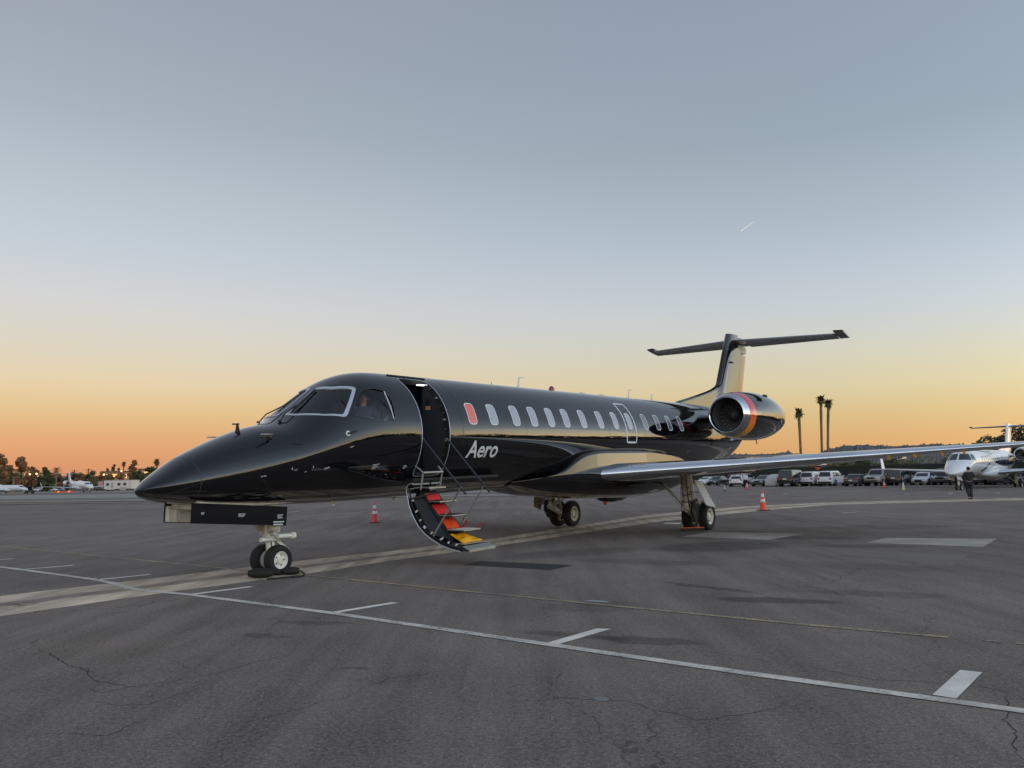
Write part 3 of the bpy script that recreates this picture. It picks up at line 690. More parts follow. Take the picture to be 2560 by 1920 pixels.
        def dash(X, a, L, h, n=1, gap=.03, vert=False, seed=0):
            rd = random.Random(seed + int(X * 100)); b = MB()
            for i in range(n):
                l = L * rd.uniform(.55, 1); aa = a + i * math.degrees(gap / A0)
                if vert: P = [SF(X, R(aa), .002), SF(X + h, R(aa), .002), SF(X + h, R(aa) + L / A0, .002), SF(X, R(aa) + L / A0, .002)]
                else: P = [SF(X, R(aa), .002), SF(X + l, R(aa), .002), SF(X + l, R(aa) + h / A0, .002), SF(X, R(aa) + h / A0, .002)]
                b.quad(*P)
            b.build('placard', M['decal'], root)
        dash(3.60, 115.6, .16, .010, 4, .026); dash(2.56, 108.4, .14, .010, 2, .02); dash(3.02, 94, .08, .008, 1); dash(1.97, 98, .06, .011, 1, vert=True); dash(2.34, 102.5, .06, .011, 1, vert=True)
        dash(4.36, 119, .11, .010, 3, .024); dash(2.02, 103, .05, .008, 1); dash(1.49, 101, .13, .009, 2, .018); dash(1.99, 101.5, .12, .006, 1); dash(.88, 128, .14, .006, 1); dash(1.5, 142, .2, .006, 1); dash(2.2, 107.5, .05, .008, 1)
        dash(4.0, 127, .05, .012, 1)
        pb = MB()
        for X, z, L, h, n in ((.80, 1.355, .055, .008, 2), (1.44, 1.295, .13, .008, 3), (2.17, 1.235, .11, .008, 4), (2.09, 1.135, .21, .018, 2)):
            for i in range(n):
                zz = z - i * h * 2.1; pb.quad((X, -.3325, zz), (X + L * (1 - .25 * ((i * 7) % 3) / 2), -.3325, zz - L * .04), (X + L * (1 - .25 * ((i * 7) % 3) / 2), -.3325, zz - h - L * .04), (X, -.3325, zz - h))
        pb.build('placard', M['decal'], root)
        # lettering wrapped onto the skin
        def letters(txt, X0, X1, a_base, capH, shear, bold, side=1, nm='lettering', mt=M['decal']):
            cu = bpy.data.curves.new(nm, 'FONT'); cu.body = txt; cu.size = 1; cu.shear = shear; cu.offset = bold; cu.space_character = 1.0
            to = bpy.data.objects.new(nm, cu); C.objects.link(to); dg = bpy.context.evaluated_depsgraph_get(); me = bpy.data.meshes.new_from_object(to.evaluated_get(dg)); bpy.data.objects.remove(to)
            bm = bmesh.new(); bm.from_mesh(me); bmesh.ops.triangulate(bm, faces=bm.faces)
            for _ in range(4):
                bmesh.ops.subdivide_edges(bm, edges=[e for e in bm.edges if e.calc_length() > .10], cuts=1); bmesh.ops.triangulate(bm, faces=bm.faces)
            xs = [v.co.x for v in bm.verts]; ys = [v.co.y for v in bm.verts]; mx_, mn_ = max(xs), min(xs); cap = max(ys); s_ = (X1 - X0) / (mx_ - mn_)
            for v in bm.verts:
                X = X0 + (v.co.x - mn_) * s_; ph = R(a_base) - (v.co.y / cap) * capH / A0
                v.co = SF(X, ph * side, .005)
            bm.to_mesh(me); bm.free(); me.materials.clear(); me.materials.append(mt); me.name = nm; return link(bpy.data.objects.new(nm, me), root)
        letters('Aero', 6.02, 7.03, 112.6, .325, .22, .017)
        letters('N402', 20.15, 21.15, 131, .30, .25, .0, nm='registration')
    return fus

def plate(name, X0, X1, y0, y1, z0, z1, mt, root, inset=.05):
    """bulkhead across the cabin, cut to the skin; y to starboard"""
    P = []
    for k in range(72):
        q = SF(X0, k * 2 * math.pi / 72, -inset); P.append((X0, min(max(q.y, y0), y1), min(max(q.z, z0), z1)))
    Q = [P[0]]
    for p in P[1:]:
        if (Vector(p) - Vector(Q[-1])).length > 1e-4: Q.append(p)
    return MB().prism(Q, (X1 - X0, 0, 0)).build(name, mt, root)
def airstair(root):
    # opening rim, jamb and vestibule
    dr = [(4.705, R(27.3)), (5.472, R(27.3)), (5.472, R(131)), (4.705, R(131))]
    door = dens(smooth_poly([(a, b * A0) for a, b in dr], .14, 8), .03)
    n = len(door); v = [SF(a, b / A0, .004) for a, b in door] + [SF(a, b / A0, -.10) for a, b in door]
    fr = mesh('door_frame', v, [(k, (k + 1) % n, n + (k + 1) % n, n + k) for k in range(n)], M['dark'], root)
    ring('door_rim', offset_poly(door, .014), door, M['silver'], fr, .005, 1, .006)
    for yy, z in ((.64, 3.40), (.73, 3.34), (.89, 3.16), (.98, 3.0), (1.035, 2.876), (1.075, 2.751), (1.09, 2.574), (1.085, 2.409), (1.05, 2.25), (1.01, 2.1), (.90, 1.90)):
        MB().tube([B(5.40, yy - .02, z), B(5.46, yy - .02, z)], .017, 8).build('door_catch', M['alu'] if z in (3.16, 2.751) else M['brown'], fr)
    plate('bulkhead', 5.50, 5.53, -1.10, -.47, 1.7, 3.50, M['darkgrey'], root)
    MB().box(5.49, 5.50, -.665, -.555, 3.04, 3.15).build('switch_panel', M['dark'], root)
    MB().box(5.485, 5.498, -.665, -.555, 2.955, 3.028).build('placard', mat('amber_placard', (.5, .25, .08), .5), root)
    MB().box(4.62, 7.2, -.98, .98, 1.66, 1.70).build('cabin_floor', M['dark'], root)
    MB().box(4.55, 7.2, .89, .92, 1.7, 3.05).build('galley_wall', M['darkgrey'], root)
    MB().box(4.6, 7.2, -.45, .45, 3.44, 3.46).build('cabin_ceiling', M['dark'], root)
    plate('bulkhead', 6.4, 6.43, -.5, .93, 1.7, 3.46, mat('cabin_wall_blue', (.12, .15, .24), .6), root)
    MB().box(5.25, 5.48, -.62, -.54, 3.405, 3.425).build('cabin_light', M['light'], root)
    # door shell: outer curve from the hinge to the foot
    oc = [(.90, 1.615), (.80, 1.60), (.75, 1.53), (.765, 1.40), (.80, 1.24), (.86, 1.10), (.93, .985), (1.02, .865), (1.15, .75), (1.31, .655), (1.50, .567), (1.72, .505), (1.94, .469)]
    X0, X1 = 4.70, 5.46; no = []
    for i, p in enumerate(oc):
        a = oc[max(i - 1, 0)]; b = oc[min(i + 1, len(oc) - 1)]; t = Vector((b[0] - a[0], b[1] - a[1])).normalized(); no.append((p[0] - t.y * .03, p[1] + t.x * .03))
    L = len(oc); v = []; f = []
    for X in (X0, X1):
        for p in oc: v.append(B(X, *p))
        for p in no: v.append(B(X, *p))
    for i in range(L - 1):
        f += [(i, i + 1, 2 * L + i + 1, 2 * L + i), (L + i, L + i + 1, 3 * L + i + 1, 3 * L + i), (i, i + 1, L + i + 1, L + i), (2 * L + i, 2 * L + i + 1, 3 * L + i + 1, 3 * L + i)]
    f += [(L - 1, 2 * L - 1, 4 * L - 1, 3 * L - 1), (0, L, 3 * L, 2 * L)]
    mb = MB(); mb.add(v, f, True); st = mb.build('airstair_door', M['black2'], root)
    for X in (X0, X1):
        MB().tube([B(X, *p) for p in oc], .013, 8).build('door_edge', M['silver'], st)
        MB().tube([B(X + (.05 if X == X0 else -.05), p[0] - (0), p[1] + .0) for p in no], .016, 6).build('door_seal', M['dark'], st)
    # inner ramp and stringers
    ra, rb = (.84, 1.47), (1.60, .56)
    sk = [(1.60, .56), (1.40, .60), (1.18, .74), (1.0, .90), (.87, 1.15), (.80, 1.42)]
    for X in (4.99, 5.41): MB().prism([B(X, *p) for p in [ra, rb] + sk], (.022, 0, 0)).build('stringer', M['darkgrey'], st)
    MB().prism([B(5.0, ra[0], ra[1]), B(5.0, rb[0], rb[1]), B(5.0, rb[0] - .03, rb[1] - .02), B(5.0, ra[0] - .03, ra[1] - .02)], (.42, 0, 0)).build('riser_board', M['dark'], st)
    MB().prism([B(4.76, .84, 1.35), B(4.97, .86, 1.40), B(4.97, 1.46, .66), B(4.76, 1.25, .72), B(4.76, 1.0, .95)], (.004, .004, 0)).build('side_lining', M['dark'], st)
    tr = [(1.53, .86, 1.03), (1.29, 1.03, 1.27), (1.05, 1.26, 1.55), (.80, 1.44, 1.80)]
    for i, (z, a, b) in enumerate(tr):
        t = MB().box(5.0, 5.43, -b, -a, z - .035, z).build('stair_tread', M['darkgrey'], st, .004)
        MB().box(4.99, 5.44, -b - .012, -b, z - .018, z + .006).box(4.978, 4.99, -b - .012, -a, z - .012, z + .006).box(5.44, 5.452, -b - .012, -a, z - .012, z + .006).build('tread_nosing', M['alu'], t)
        MB().box(5.0, 5.43, -b + .004, -a, z + .001, z + .005).build('tread_grip', M['dark'] if i != 3 else M['cream'], t)
    ft = MB().prism([B(4.74, 1.60, .575), B(4.74, 1.98, .555), B(4.74, 2.10, .50), B(4.74, 2.10, .47), B(4.74, 1.95, .478), B(4.74, 1.58, .54)], (.72, 0, 0)).build('foot_step', M['darkgrey'], st, .005)
    MB().prism([B(4.73, 1.97, .562), B(4.73, 2.115, .505), B(4.73, 2.115, .46), B(4.73, 2.09, .46), B(4.73, 2.085, .492), B(4.73, 1.97, .545)], (.74, 0, 0)).build('step_edge', M['alu'], ft, .004)
    MB().box(4.80, 5.42, -1.95, -1.68, .577, .583).build('tread_grip', M['alu'], ft)
    def onramp(t): return (ra[0] + (rb[0] - ra[0]) * t, ra[1] + (rb[1] - ra[1]) * t)
    for t0, t1, mt in ((.055, .19, 'red'), (.275, .455, 'red'), (.54, .735, 'redorange')):
        a = onramp(t0); b = onramp(t1); MB().prism([B(5.03, a[0] + .012, a[1] + .012), B(5.03, b[0] + .012, b[1] + .012), B(5.03, b[0], b[1]), B(5.03, a[0], a[1])], (.345, 0, 0)).build('riser_pad', M[mt], st, .003)
    # clutter at the bottom: knobs along the shell edge
    for i, (yy, z) in enumerate(((.83, 1.27), (.90, 1.08), (.985, .93), (1.09, .81), (1.24, .715), (1.45, .62), (1.62, .565), (1.78, .53))):
        MB().tube([B(4.725, yy + .03, z + .03), B(4.745 + .02 * (i % 3), yy + .05, z + .06)], .016 if i != 3 else .028, 8).build('latch_roller', M['rim'] if i in (3, 6) else M['cream_dk'], st)
    # hinge frame above the hinge line
    hf = MB()
    for X in (4.80, 5.33): hf.tube([B(X, 1.06, 1.81), B(X - .005, 1.0, 1.50)], .017, 8)
    hf.tube([B(4.79, 1.06, 1.80), B(5.34, 1.06, 1.80)], .024, 10).tube([B(4.68, .98, 1.92), B(4.76, 1.02, 1.86), B(4.80, 1.06, 1.80)], .012, 6).tube([B(5.36, .95, 1.90), B(5.33, 1.06, 1.80)], .02, 8)
    hf.tube([B(4.70, .93, 1.54), B(5.1, .93, 1.53), B(5.38, .95, 1.54)], .013, 6)
    hf.build('hinge_frame', M['alu'], st)
    MB().tube([B(4.78, .87, 1.36), B(5.02, 1.0, 1.41), B(5.35, 1.3, 1.49)], .016, 6).build('tie_rod', M['brown'], st)
    for X, top, end, s0, s1 in ((4.76, (1.10, 2.395), (2.03, 1.43), (1.92, 1.535), (1.27, .655)), (5.41, (1.13, 2.39), (2.05, 1.44), (1.93, 1.54), (1.46, .90))):
        h = MB().tube([B(X, *top), B(X, *end)], .019, 10).build('handrail', mat('handrail_dark', (.035, .038, .05), .35, .3), st)
        MB().tube([B(X, *s0), B(X, *s1)], [.013, .019], 8).lathe([(-.02, .022), (.02, .022)], B(X, *s0), (1, 0, 0), 10).build('handrail_post', M['alu'], h)
        MB().tube([B(X, top[0] - .05, top[1] - .03), B(X + .0, top[0] + .01, top[1])], .024, 8).build('handrail_pivot', M['alu'], h)
    return st

def flightdeck(root):
    plate('cockpit_bulkhead', 4.44, 4.47, -1.05, 1.05, 1.7, 3.55, M['wall'], root)
    MB().box(2.3, 4.44, -.95, .95, 1.9, 1.94).build('cockpit_floor', M['dark'], root)
    MB().prism([(2.80, -.70, 2.35), (2.80, .70, 2.35), (2.80, .60, 2.69), (2.80, -.60, 2.69)], (.30, 0, 0)).build('instrument_panel', M['dark'], root)
    MB().prism([(2.78, -.55, 2.69), (3.15, -.80, 2.70), (3.15, .80, 2.70), (2.78, .55, 2.69)], (0, 0, .025)).build('glareshield', M['darkgrey'], root, .01)
    for s in (1, -1):
        y = -.42 * s
        se = MB().box(3.75, 4.2, y - .24, y + .24, 2.2, 2.3).box(4.16, 4.26, y - .22, y + .22, 2.3, 2.92).box(4.16, 4.25, y - .12, y + .12, 2.95, 3.13).build('pilot_seat', M['darkgrey'], root, .03)
        MB().tube([(3.90, -.985 * s, 3.20), (3.98, -1.05 * s, 2.95), (4.03, -1.09 * s, 2.72)], .011, 6).build('window_bar', M['rim'], root)
    MB().box(3.75, 4.3, -.12, .12, 3.38, 3.44).build('overhead_panel', M['darkgrey'], root)
    MB().prism([B(4.05, .80, 2.70), B(4.33, .80, 2.70), B(4.33, .80, 2.90)], (.0, .01, 0)).build('chart', M['decal'], root)

# ---------------------------------------------------------------- people
def skinmesh(name, V, Es, Rr, mt, parent, sub=2, root=0):
    me = bpy.data.meshes.new(name + '_cage'); me.from_pydata([tuple(v) for v in V], Es, [])
    o = bpy.data.objects.new(name, me); C.objects.link(o)
    sk = o.modifiers.new('skin', 'SKIN'); sk.use_smooth_shade = True
    sv = me.skin_vertices[0].data
    for i, r in enumerate(Rr): sv[i].radius = (r, r) if not isinstance(r, tuple) else r
    for i in range(len(V)): sv[i].use_root = (i == root)
    sb = o.modifiers.new('sub', 'SUBSURF'); sb.levels = sub; sb.render_levels = sub
    bpy.context.view_layer.update(); dg = bpy.context.evaluated_depsgraph_get()
    m2 = bpy.data.meshes.new_from_object(o.evaluated_get(dg)); bpy.data.objects.remove(o); bpy.data.meshes.remove(me)
    m2.name = name; m2.materials.clear(); m2.materials.append(mt); m2.polygons.foreach_set('use_smooth', [True] * len(m2.polygons))
    return link(bpy.data.objects.new(name, m2), parent)
def person(label, loc, rz, s, pose, top, legs, hairc, skin, shoes=(.015, .014, .013), seated=False, hat=None):
    t = thing('person', label, 'person', loc, rz, None, s)
    J = dict(pel=(0, 0, .95), wai=(0, .0, 1.10), che=(0, .02, 1.30), nek=(0, .01, 1.48), hd0=(0, 0, 1.56), hd1=(0, -.01, 1.66), hd2=(0, .0, 1.74),
             sl=(.185, .02, 1.43), el=(.25, .05, 1.15), wl=(.25, -.02, .90), hl=(.25, -.04, .82), sr=(-.185, .02, 1.43), er=(-.25, .05, 1.15), wr=(-.25, -.02, .90), hr=(-.25, -.04, .82),
             pl=(.095, 0, .90), kl=(.10, -.02, .50), al=(.10, .02, .09), tl=(.11, -.16, .04), pr=(-.095, 0, .90), kr=(-.10, -.02, .50), ar=(-.10, .02, .09), tr=(-.11, -.16, .04))
    J.update(pose)
    names = list(J); ix = {n: i for i, n in enumerate(names)}
    RR = dict(pel=(.135, .10), wai=(.125, .09), che=(.155, .105), nek=.058, hd0=.062, hd1=(.078, .095), hd2=(.07, .082), sl=.065, el=.045, wl=.030, hl=.038, sr=.065, er=.045, wr=.030, hr=.038, pl=.088, kl=.058, al=.040, tl=.036, pr=.088, kr=.058, ar=.040, tr=.036)
    E_ = [('pel', 'wai'), ('wai', 'che'), ('che', 'nek'), ('nek', 'hd0'), ('hd0', 'hd1'), ('hd1', 'hd2'), ('che', 'sl'), ('sl', 'el'), ('el', 'wl'), ('wl', 'hl'), ('che', 'sr'), ('sr', 'er'), ('er', 'wr'), ('wr', 'hr'), ('pel', 'pl'), ('pl', 'kl'), ('kl', 'al'), ('al', 'tl'), ('pel', 'pr'), ('pr', 'kr'), ('kr', 'ar'), ('ar', 'tr')]
    skinmesh('body', [J[n] for n in names], [(ix[a], ix[b]) for a, b in E_], [RR[n] for n in names], skin, t, 2, ix['pel'])
    def sub(nm, keys, es, grow, mt, trunc=None):
        k = {n: i for i, n in enumerate(keys)}; g = lambda r: tuple(q + grow for q in r) if isinstance(r, tuple) else r + grow
        JJ = dict(J)
        if trunc: JJ.update(trunc)
        skinmesh(nm, [JJ[n] for n in keys], [(k[a], k[b]) for a, b in es], [g(RR[n]) for n in keys], mt, t, 2, 0)
    mt_top = mat('cloth', top, .85); mt_leg = mat('cloth', legs, .85); mt_shoe = mat('shoe_leather', shoes, .5)
    sub('jacket', ['pel', 'wai', 'che', 'nek', 'sl', 'el', 'wl', 'sr', 'er', 'wr'], [('pel', 'wai'), ('wai', 'che'), ('che', 'nek'), ('che', 'sl'), ('sl', 'el'), ('el', 'wl'), ('che', 'sr'), ('sr', 'er'), ('er', 'wr')], .034, mt_top, {'nek': tuple(Vector(J['che']).lerp(Vector(J['nek']), .85))})
    sub('trousers', ['pel', 'pl', 'kl', 'al', 'pr', 'kr', 'ar'], [('pel', 'pl'), ('pl', 'kl'), ('kl', 'al'), ('pel', 'pr'), ('pr', 'kr'), ('kr', 'ar')], .026, mt_leg)
    for a, b in (('al', 'tl'), ('ar', 'tr')):
        V = [Vector(J[a]) + Vector((0, .03, -.03)), J[b]]; skinmesh('shoe', V, [(0, 1)], [(.062, .062), (.058, .052)], mt_shoe, t, 1)
    h = Vector(J['hd2']); c = Vector(J['hd1'])
    if hairc:
        hm = mat('hair', hairc, .8); hb = MB(); hb.lathe([(-.075, .070), (-.04, .092), (0, .100), (.05, .088), (.085, .05), (.098, .004)], c + (h - c).normalized() * .035 + Vector((0, .022, 0)), (h - c).normalized() + Vector((0, .25, 0)), 20); hb.build('hair', hm, t)
    d = Vector((0, -1, 0)); fc = c + d * .092
    MB().tube([fc + Vector((0, .01, .02)), fc + Vector((0, -.018, -.01)), fc + Vector((0, .005, -.018))], [.010, .014, .008], 8).build('nose', skin, t)
    for q in (-1, 1):
        MB().tube([fc + Vector((.032 * q, .016, .025)), fc + Vector((.032 * q, .004, .025))], [.012, .008], 8).build('eye', mat('eye_dark', (.03, .02, .015), .2), t)
        MB().tube([c + Vector((.078 * q, .005, .02)), c + Vector((.090 * q, .012, .0)), c + Vector((.080 * q, .0, -.025))], [.012, .016, .009], 8).build('ear', skin, t)
    MB().tube([fc + Vector((-.025, .014, -.045)), fc + Vector((0, .004, -.047)), fc + Vector((.025, .014, -.045))], .006, 6).build('mouth', mat('lips', (.30, .09, .07), .5), t)
    for hn, wn_, sg in (('hl', 'wl', 1), ('hr', 'wr', -1)):
        hv = Vector(J[hn]); dv = (hv - Vector(J[wn_])).normalized(); sd = dv.cross(Vector((1, 0, 0)))
        if sd.length < .1: sd = dv.cross(Vector((0, 0, 1)))
        sd.normalize(); fb = MB()
        for i, ln in enumerate((.068, .080, .076, .06)):
            o = hv + dv * .015 + sd * (i - 1.5) * .019; fb.tube([o, o + dv * ln * .5, o + dv * ln + Vector((-sg * .018, 0, 0))], [.010, .009, .007], 6)
        o = hv - dv * .02 - sd * .03; fb.tube([o, o - sd * .02 + dv * .03, o - sd * .02 + dv * .055], [.011, .010, .008], 6)
        fb.build('hand_fingers', skin, t)
    return t

# ---------------------------------------------------------------- vehicles
def car(kind, col, label, loc, rz, s=.88, dark=.02, rim=(.4, .4, .42)):
    P = dict(suv=dict(L=4.75, W=1.92, z0=.28, hood=.98, belt=1.06, top=1.74, cab=(-2.22, 1.15), roof=(-1.95, .35), tail=1.02),
             bigsuv=dict(L=5.2, W=2.02, z0=.32, hood=1.10, belt=1.20, top=1.93, cab=(-2.52, 1.1), roof=(-2.40, .55), tail=1.18),
             sedan=dict(L=4.75, W=1.84, z0=.22, hood=.84, belt=.93, top=1.44, cab=(-1.85, 1.15), roof=(-1.05, .25), tail=1.0),
             coupe=dict(L=4.7, W=1.92, z0=.18, hood=.86, belt=.93, top=1.36, cab=(-1.95, .85), roof=(-.95, .0), tail=.98),
             pickup=dict(L=5.7, W=2.02, z0=.45, hood=1.22, belt=1.28, top=1.95, cab=(-.9, 1.25), roof=(-.7, .55), tail=1.25),
             van=dict(L=5.6, W=2.0, z0=.35, hood=1.25, belt=1.45, top=2.45, cab=(-2.75, 2.0), roof=(-2.7, 1.2), tail=1.45))[kind]
    t = thing('parked_car' if kind != 'van' else 'van', label, {'pickup': 'pickup truck', 'van': 'van'}.get(kind, 'car'), loc, rz, None, s)
    pm = mat('car_paint', col, .22, coat=.8); L, W = P['L'], P['W']; hw = W / 2; z0 = P['z0']
    # stations (x, half width, top)
    st = [(-L / 2, .80, P['tail'] - .22), (-L / 2 + .07, .90, P['tail'] - .05), (-L / 2 + .35, .97, P['tail']), (P['cab'][0], .985, P['belt']), (0, 1.0, P['belt']), (P['cab'][1], .985, P['belt'] - .02), (P['cab'][1] + .25, .98, P['hood']), (L / 2 - .5, .95, P['hood'] - .10), (L / 2 - .12, .86, P['hood'] - .2), (L / 2, .74, P['hood'] - .34)]
    st = sorted(st); secs = []
    for x, k, zt in st:
        w_ = hw * k; zb = z0 + (.10 if abs(x) > L / 2 - .1 else 0)
        secs.append([Vector((x, y, z)) for y, z in ((-w_ * .90, zb), (-w_, zb + .12), (-w_ * 1.0, zt - .30 if zt - .3 > zb + .15 else (zb + zt) / 2), (-w_ * .96, zt - .07), (-w_ * .86, zt), (w_ * .86, zt), (w_ * .96, zt - .07), (w_ * 1.0, zt - .30 if zt - .3 > zb + .15 else (zb + zt) / 2), (w_, zb + .12), (w_ * .90, zb))])
    body = loft('body', secs, pm, t)
    a0, a1 = P['cab']; r0, r1 = P['roof']; zb, zt = P['belt'] - .03, P['top']; wb, wt = hw * .90, hw * .74
    m = MB()
    def fr(x, z): # frustum half width at height
        return wb + (wt - wb) * (z - zb) / (zt - zb)
    sec = []
    for z, xa, xb, w_ in ((zb, a0, a1, wb), (zt - .10, a0 + (r0 - a0) * .86, a1 + (r1 - a1) * .86, fr(0, zt - .10)), (zt - .02, r0 + .04, r1 - .04, wt - .01), (zt, r0 + .25, r1 - .25, wt - .12)):
        sec.append([Vector((xa, -w_ + .1, z)), Vector((xa + .08, -w_, z)), Vector((xb - .12, -w_, z)), Vector((xb, -w_ + .16, z)), Vector((xb, w_ - .16, z)), Vector((xb - .12, w_, z)), Vector((xa + .08, w_, z)), Vector((xa, w_ - .1, z))])
    loft('cabin', sec, pm, t)
    gm = M['carglass']
    zl, zh = zb + .07, zt - .13
    def lerp(z, a, b): return a + (b - a) * (z - zb) / (zt - zb)
    # windscreen and rear screen
    for (aa, rr, sg, nm) in ((a1, r1, 1, 'windscreen'), (a0, r0, -1, 'rear_window')):
        q = []
        for z, y in ((zl, -1), (zl, 1), (zh, 1), (zh, -1)):
            w_ = fr(0, z) - .16; q.append((lerp(z, aa, rr) + .02 * sg, y * w_, z))
        MB().quad(*q).build(nm, gm, t)
    for sg in (-1, 1):
        span = (lerp(zl, a0, r0) + .25, lerp(zl, a1, r1) - .22); spt = (lerp(zh, a0, r0) + .22, lerp(zh, a1, r1) - .2); nseg = 3 if kind in ('suv', 'bigsuv') else 2
        for i in range(nseg):
            g = .04; f0 = i / nseg; f1 = (i + 1) / nseg
            q = [(span[0] + (span[1] - span[0]) * f0 + g, sg * (fr(0, zl) + .012), zl), (span[0] + (span[1] - span[0]) * f1 - g, sg * (fr(0, zl) + .012), zl), (spt[0] + (spt[1] - spt[0]) * f1 - g, sg * (fr(0, zh) + .012), zh), (spt[0] + (spt[1] - spt[0]) * f0 + g, sg * (fr(0, zh) + .012), zh)]
            MB().quad(*q).build('side_window', gm, t)
    r = .36 if kind in ('suv', 'bigsuv', 'pickup', 'van') else .32
    for x in (-L * .29, L * .30):
        for sg in (-1, 1):
            wm = MB().lathe([(0, r * .62), (.02, r * .55), (.015, .01)], (x, sg * (hw - .02), r), (0, sg, 0), 16).build('wheel', M['carrim'], t)
            MB().lathe([(-.2, r * .6), (-.2, r * .95), (-.16, r), (-.02, r), (.015, r * .94), (.018, r * .62)], (x, sg * (hw - .02), r), (0, sg, 0), 18).build('tyre', M['rubber'], wm)
            MB().lathe([(-.24, .01), (-.24, r + .06), (.006, r + .05), (.006, r)], (x, sg * (hw - .012), r), (0, sg, 0), 16).build('wheel_arch', M['dark'], t)
    zh_ = P['hood'] - .26; ztl = P['tail'] - .17
    for sg in (-1, 1):
        MB().box(L / 2 - .20, L / 2 - .03, sg * hw * .60 - .17, sg * hw * .60 + .17, zh_ - .05, zh_ + .07).build('headlight', M['headlamp'], t, .02)
        MB().box(-L / 2 + .0, -L / 2 + .14, sg * hw * .70 - .14, sg * hw * .70 + .14, ztl - .10, ztl + .10).build('tail_light', M['tail'], t, .02)
        MB().box(P['cab'][1] - .45, P['cab'][1] - .3, sg * (hw + .10) - .09, sg * (hw + .10) + .09, P['belt'] - .02, P['belt'] + .13).build('mirror', pm, t, .02)
    MB().box(L / 2 - .09, L / 2 + .02, -hw * .42, hw * .42, zh_ - .16, zh_ + .04).build('grille', M['dark'], t)
    MB().box(L / 2 - .1, L / 2 + .01, -hw * .7, hw * .7, z0 + .08, z0 + .20).build('lower_bumper', M['dark'], t)
    MB().box(-L / 2 - .01, -L / 2 + .1, -hw * .8, hw * .8, z0 + .04, z0 + .24).build('rear_bumper', M['dark'], t)
    MB().box(-L / 2 - .015, -L / 2 + .2, -.22, .22, ztl - .14 - .06, ztl - .04).build('number_plate', M['decal'], t)
    if kind == 'pickup': MB().box(-L / 2 + .15, -1.0, -hw * .8, hw * .8, P['belt'] - .05, P['belt'] + .005).build('cargo_bed', M['dark'], t)
    if kind in ('suv', 'bigsuv'):
        for sg in (-1, 1): MB().bar((r0 + .2, sg * (wt - .06), zt + .03), (r1 - .2, sg * (wt - .06), zt + .03), .04).build('roof_rail', M['dark'], t)
    return t

# ---------------------------------------------------------------- plants
def leafmesh(name, clumps, n, size, mt, parent, rnd, flat=.6):
    v = []; f = []
    tot = sum(c[3] ** 2 for c in clumps)
    for cx, cy, cz, cr, sx in clumps:
        for i in range(max(4, int(n * cr * cr / tot))):
            while 1:
                a, b, c = (rnd.uniform(-1, 1) for _ in range(3)); d = a * a + b * b + c * c
                if .15 < d < 1: break
            k = (d ** -.25); p = Vector((cx + a * cr * k * sx, cy + b * cr * k * sx, cz + c * cr * k * flat))
            u = Vector((rnd.gauss(0, 1), rnd.gauss(0, 1), rnd.gauss(0, .6))).normalized(); w_ = u.orthogonal().normalized(); s = size * rnd.uniform(.55, 1.35); q = len(v)
            v += [p + u * s, p + w_ * s * .55, p - u * s, p - w_ * s * .55]; f.append((q, q + 1, q + 2, q + 3))
    return mesh(name, v, f, mt, parent)
def tree(label, loc, h, r, mt, n=500, group=None, name='tree', cat='tree', crown0=.35, seed=0, narrow=1.0, leaf=.30):
    rnd = random.Random(seed * 97 + 5); t = thing(name, label, cat, loc, 0, group)
    b = MB(); b.tube([(0, 0, 0), (.02 * h, 0, h * .3), (0, .02 * h, h * .62)], [.035 * h ** .9, .025 * h ** .9, .012 * h ** .9], 7); cl = []
    k = max(15, int(r * 5))
    for i in range(k):
        a = rnd.uniform(0, 6.28); rr = r * rnd.uniform(.15, .72); z = h * rnd.uniform(crown0 + .06, .90); rr *= 1 - .55 * max(0, (z / h - .6) / .4); c = r * rnd.uniform(.20, .38)
        cl.append((rr * math.cos(a) * narrow, rr * math.sin(a) * narrow, min(z, h - c * .7), c, 1.0)); b.tube([(0, 0, h * rnd.uniform(.25, .5)), (rr * .5 * math.cos(a), rr * .5 * math.sin(a), z * .8), cl[-1][:3]], [.011 * h ** .8, .007 * h ** .8, .003], 5)
    cl.append((0, 0, h - r * .25, r * .26, 1.0))
    b.build('trunk', M['bark'], t); leafmesh('crown', cl, n, leaf, mt, t, rnd, .8); return t
def shrub(label, loc, h, r, mt, n=260, seed=0, group=None):
    rnd = random.Random(seed * 31 + 9); t = thing('shrub', label, 'shrub', loc, 0, group)
    cl = [(rnd.uniform(-.6, .6) * r, rnd.uniform(-.4, .4) * r, h * rnd.uniform(.25, .72), r * rnd.uniform(.35, .55), 1.0) for _ in range(6)]
    MB().tube([(0, 0, 0), (0, 0, h * .5)], [.1, .03], 6).build('stem', M['bark'], t); leafmesh('foliage', cl, n, .26, mt, t, rnd, .8); return t
def frond(b, base, az, el, L, w_, droop, rnd, nseg=6):
    p = Vector(base); d = Vector((math.cos(az) * math.cos(el), math.sin(az) * math.cos(el), math.sin(el))); pts = [p.copy()]
    for i in range(nseg):
        p = p + d * (L / nseg); d = (d + Vector((0, 0, -droop))).normalized(); pts.append(p.copy())
    side = Vector((-math.sin(az), math.cos(az), 0))
    for i in range(nseg):
        t0 = i / nseg; t1 = (i + 1) / nseg; wa = w_ * (math.sin(math.pi * min(t0 * .9 + .1, 1)) ** .6); wb_ = w_ * (math.sin(math.pi * min(t1 * .9 + .1, 1)) ** .6)
        for sg in (-1, 1):
            q = len(b.v); dr = Vector((0, 0, -.35))
            b.add([pts[i], pts[i + 1], pts[i + 1] * .4 + pts[i] * .6 + (side * sg + dr) * wb_, pts[i] + (side * sg + dr) * wa * .6], [(0, 1, 2, 3)])
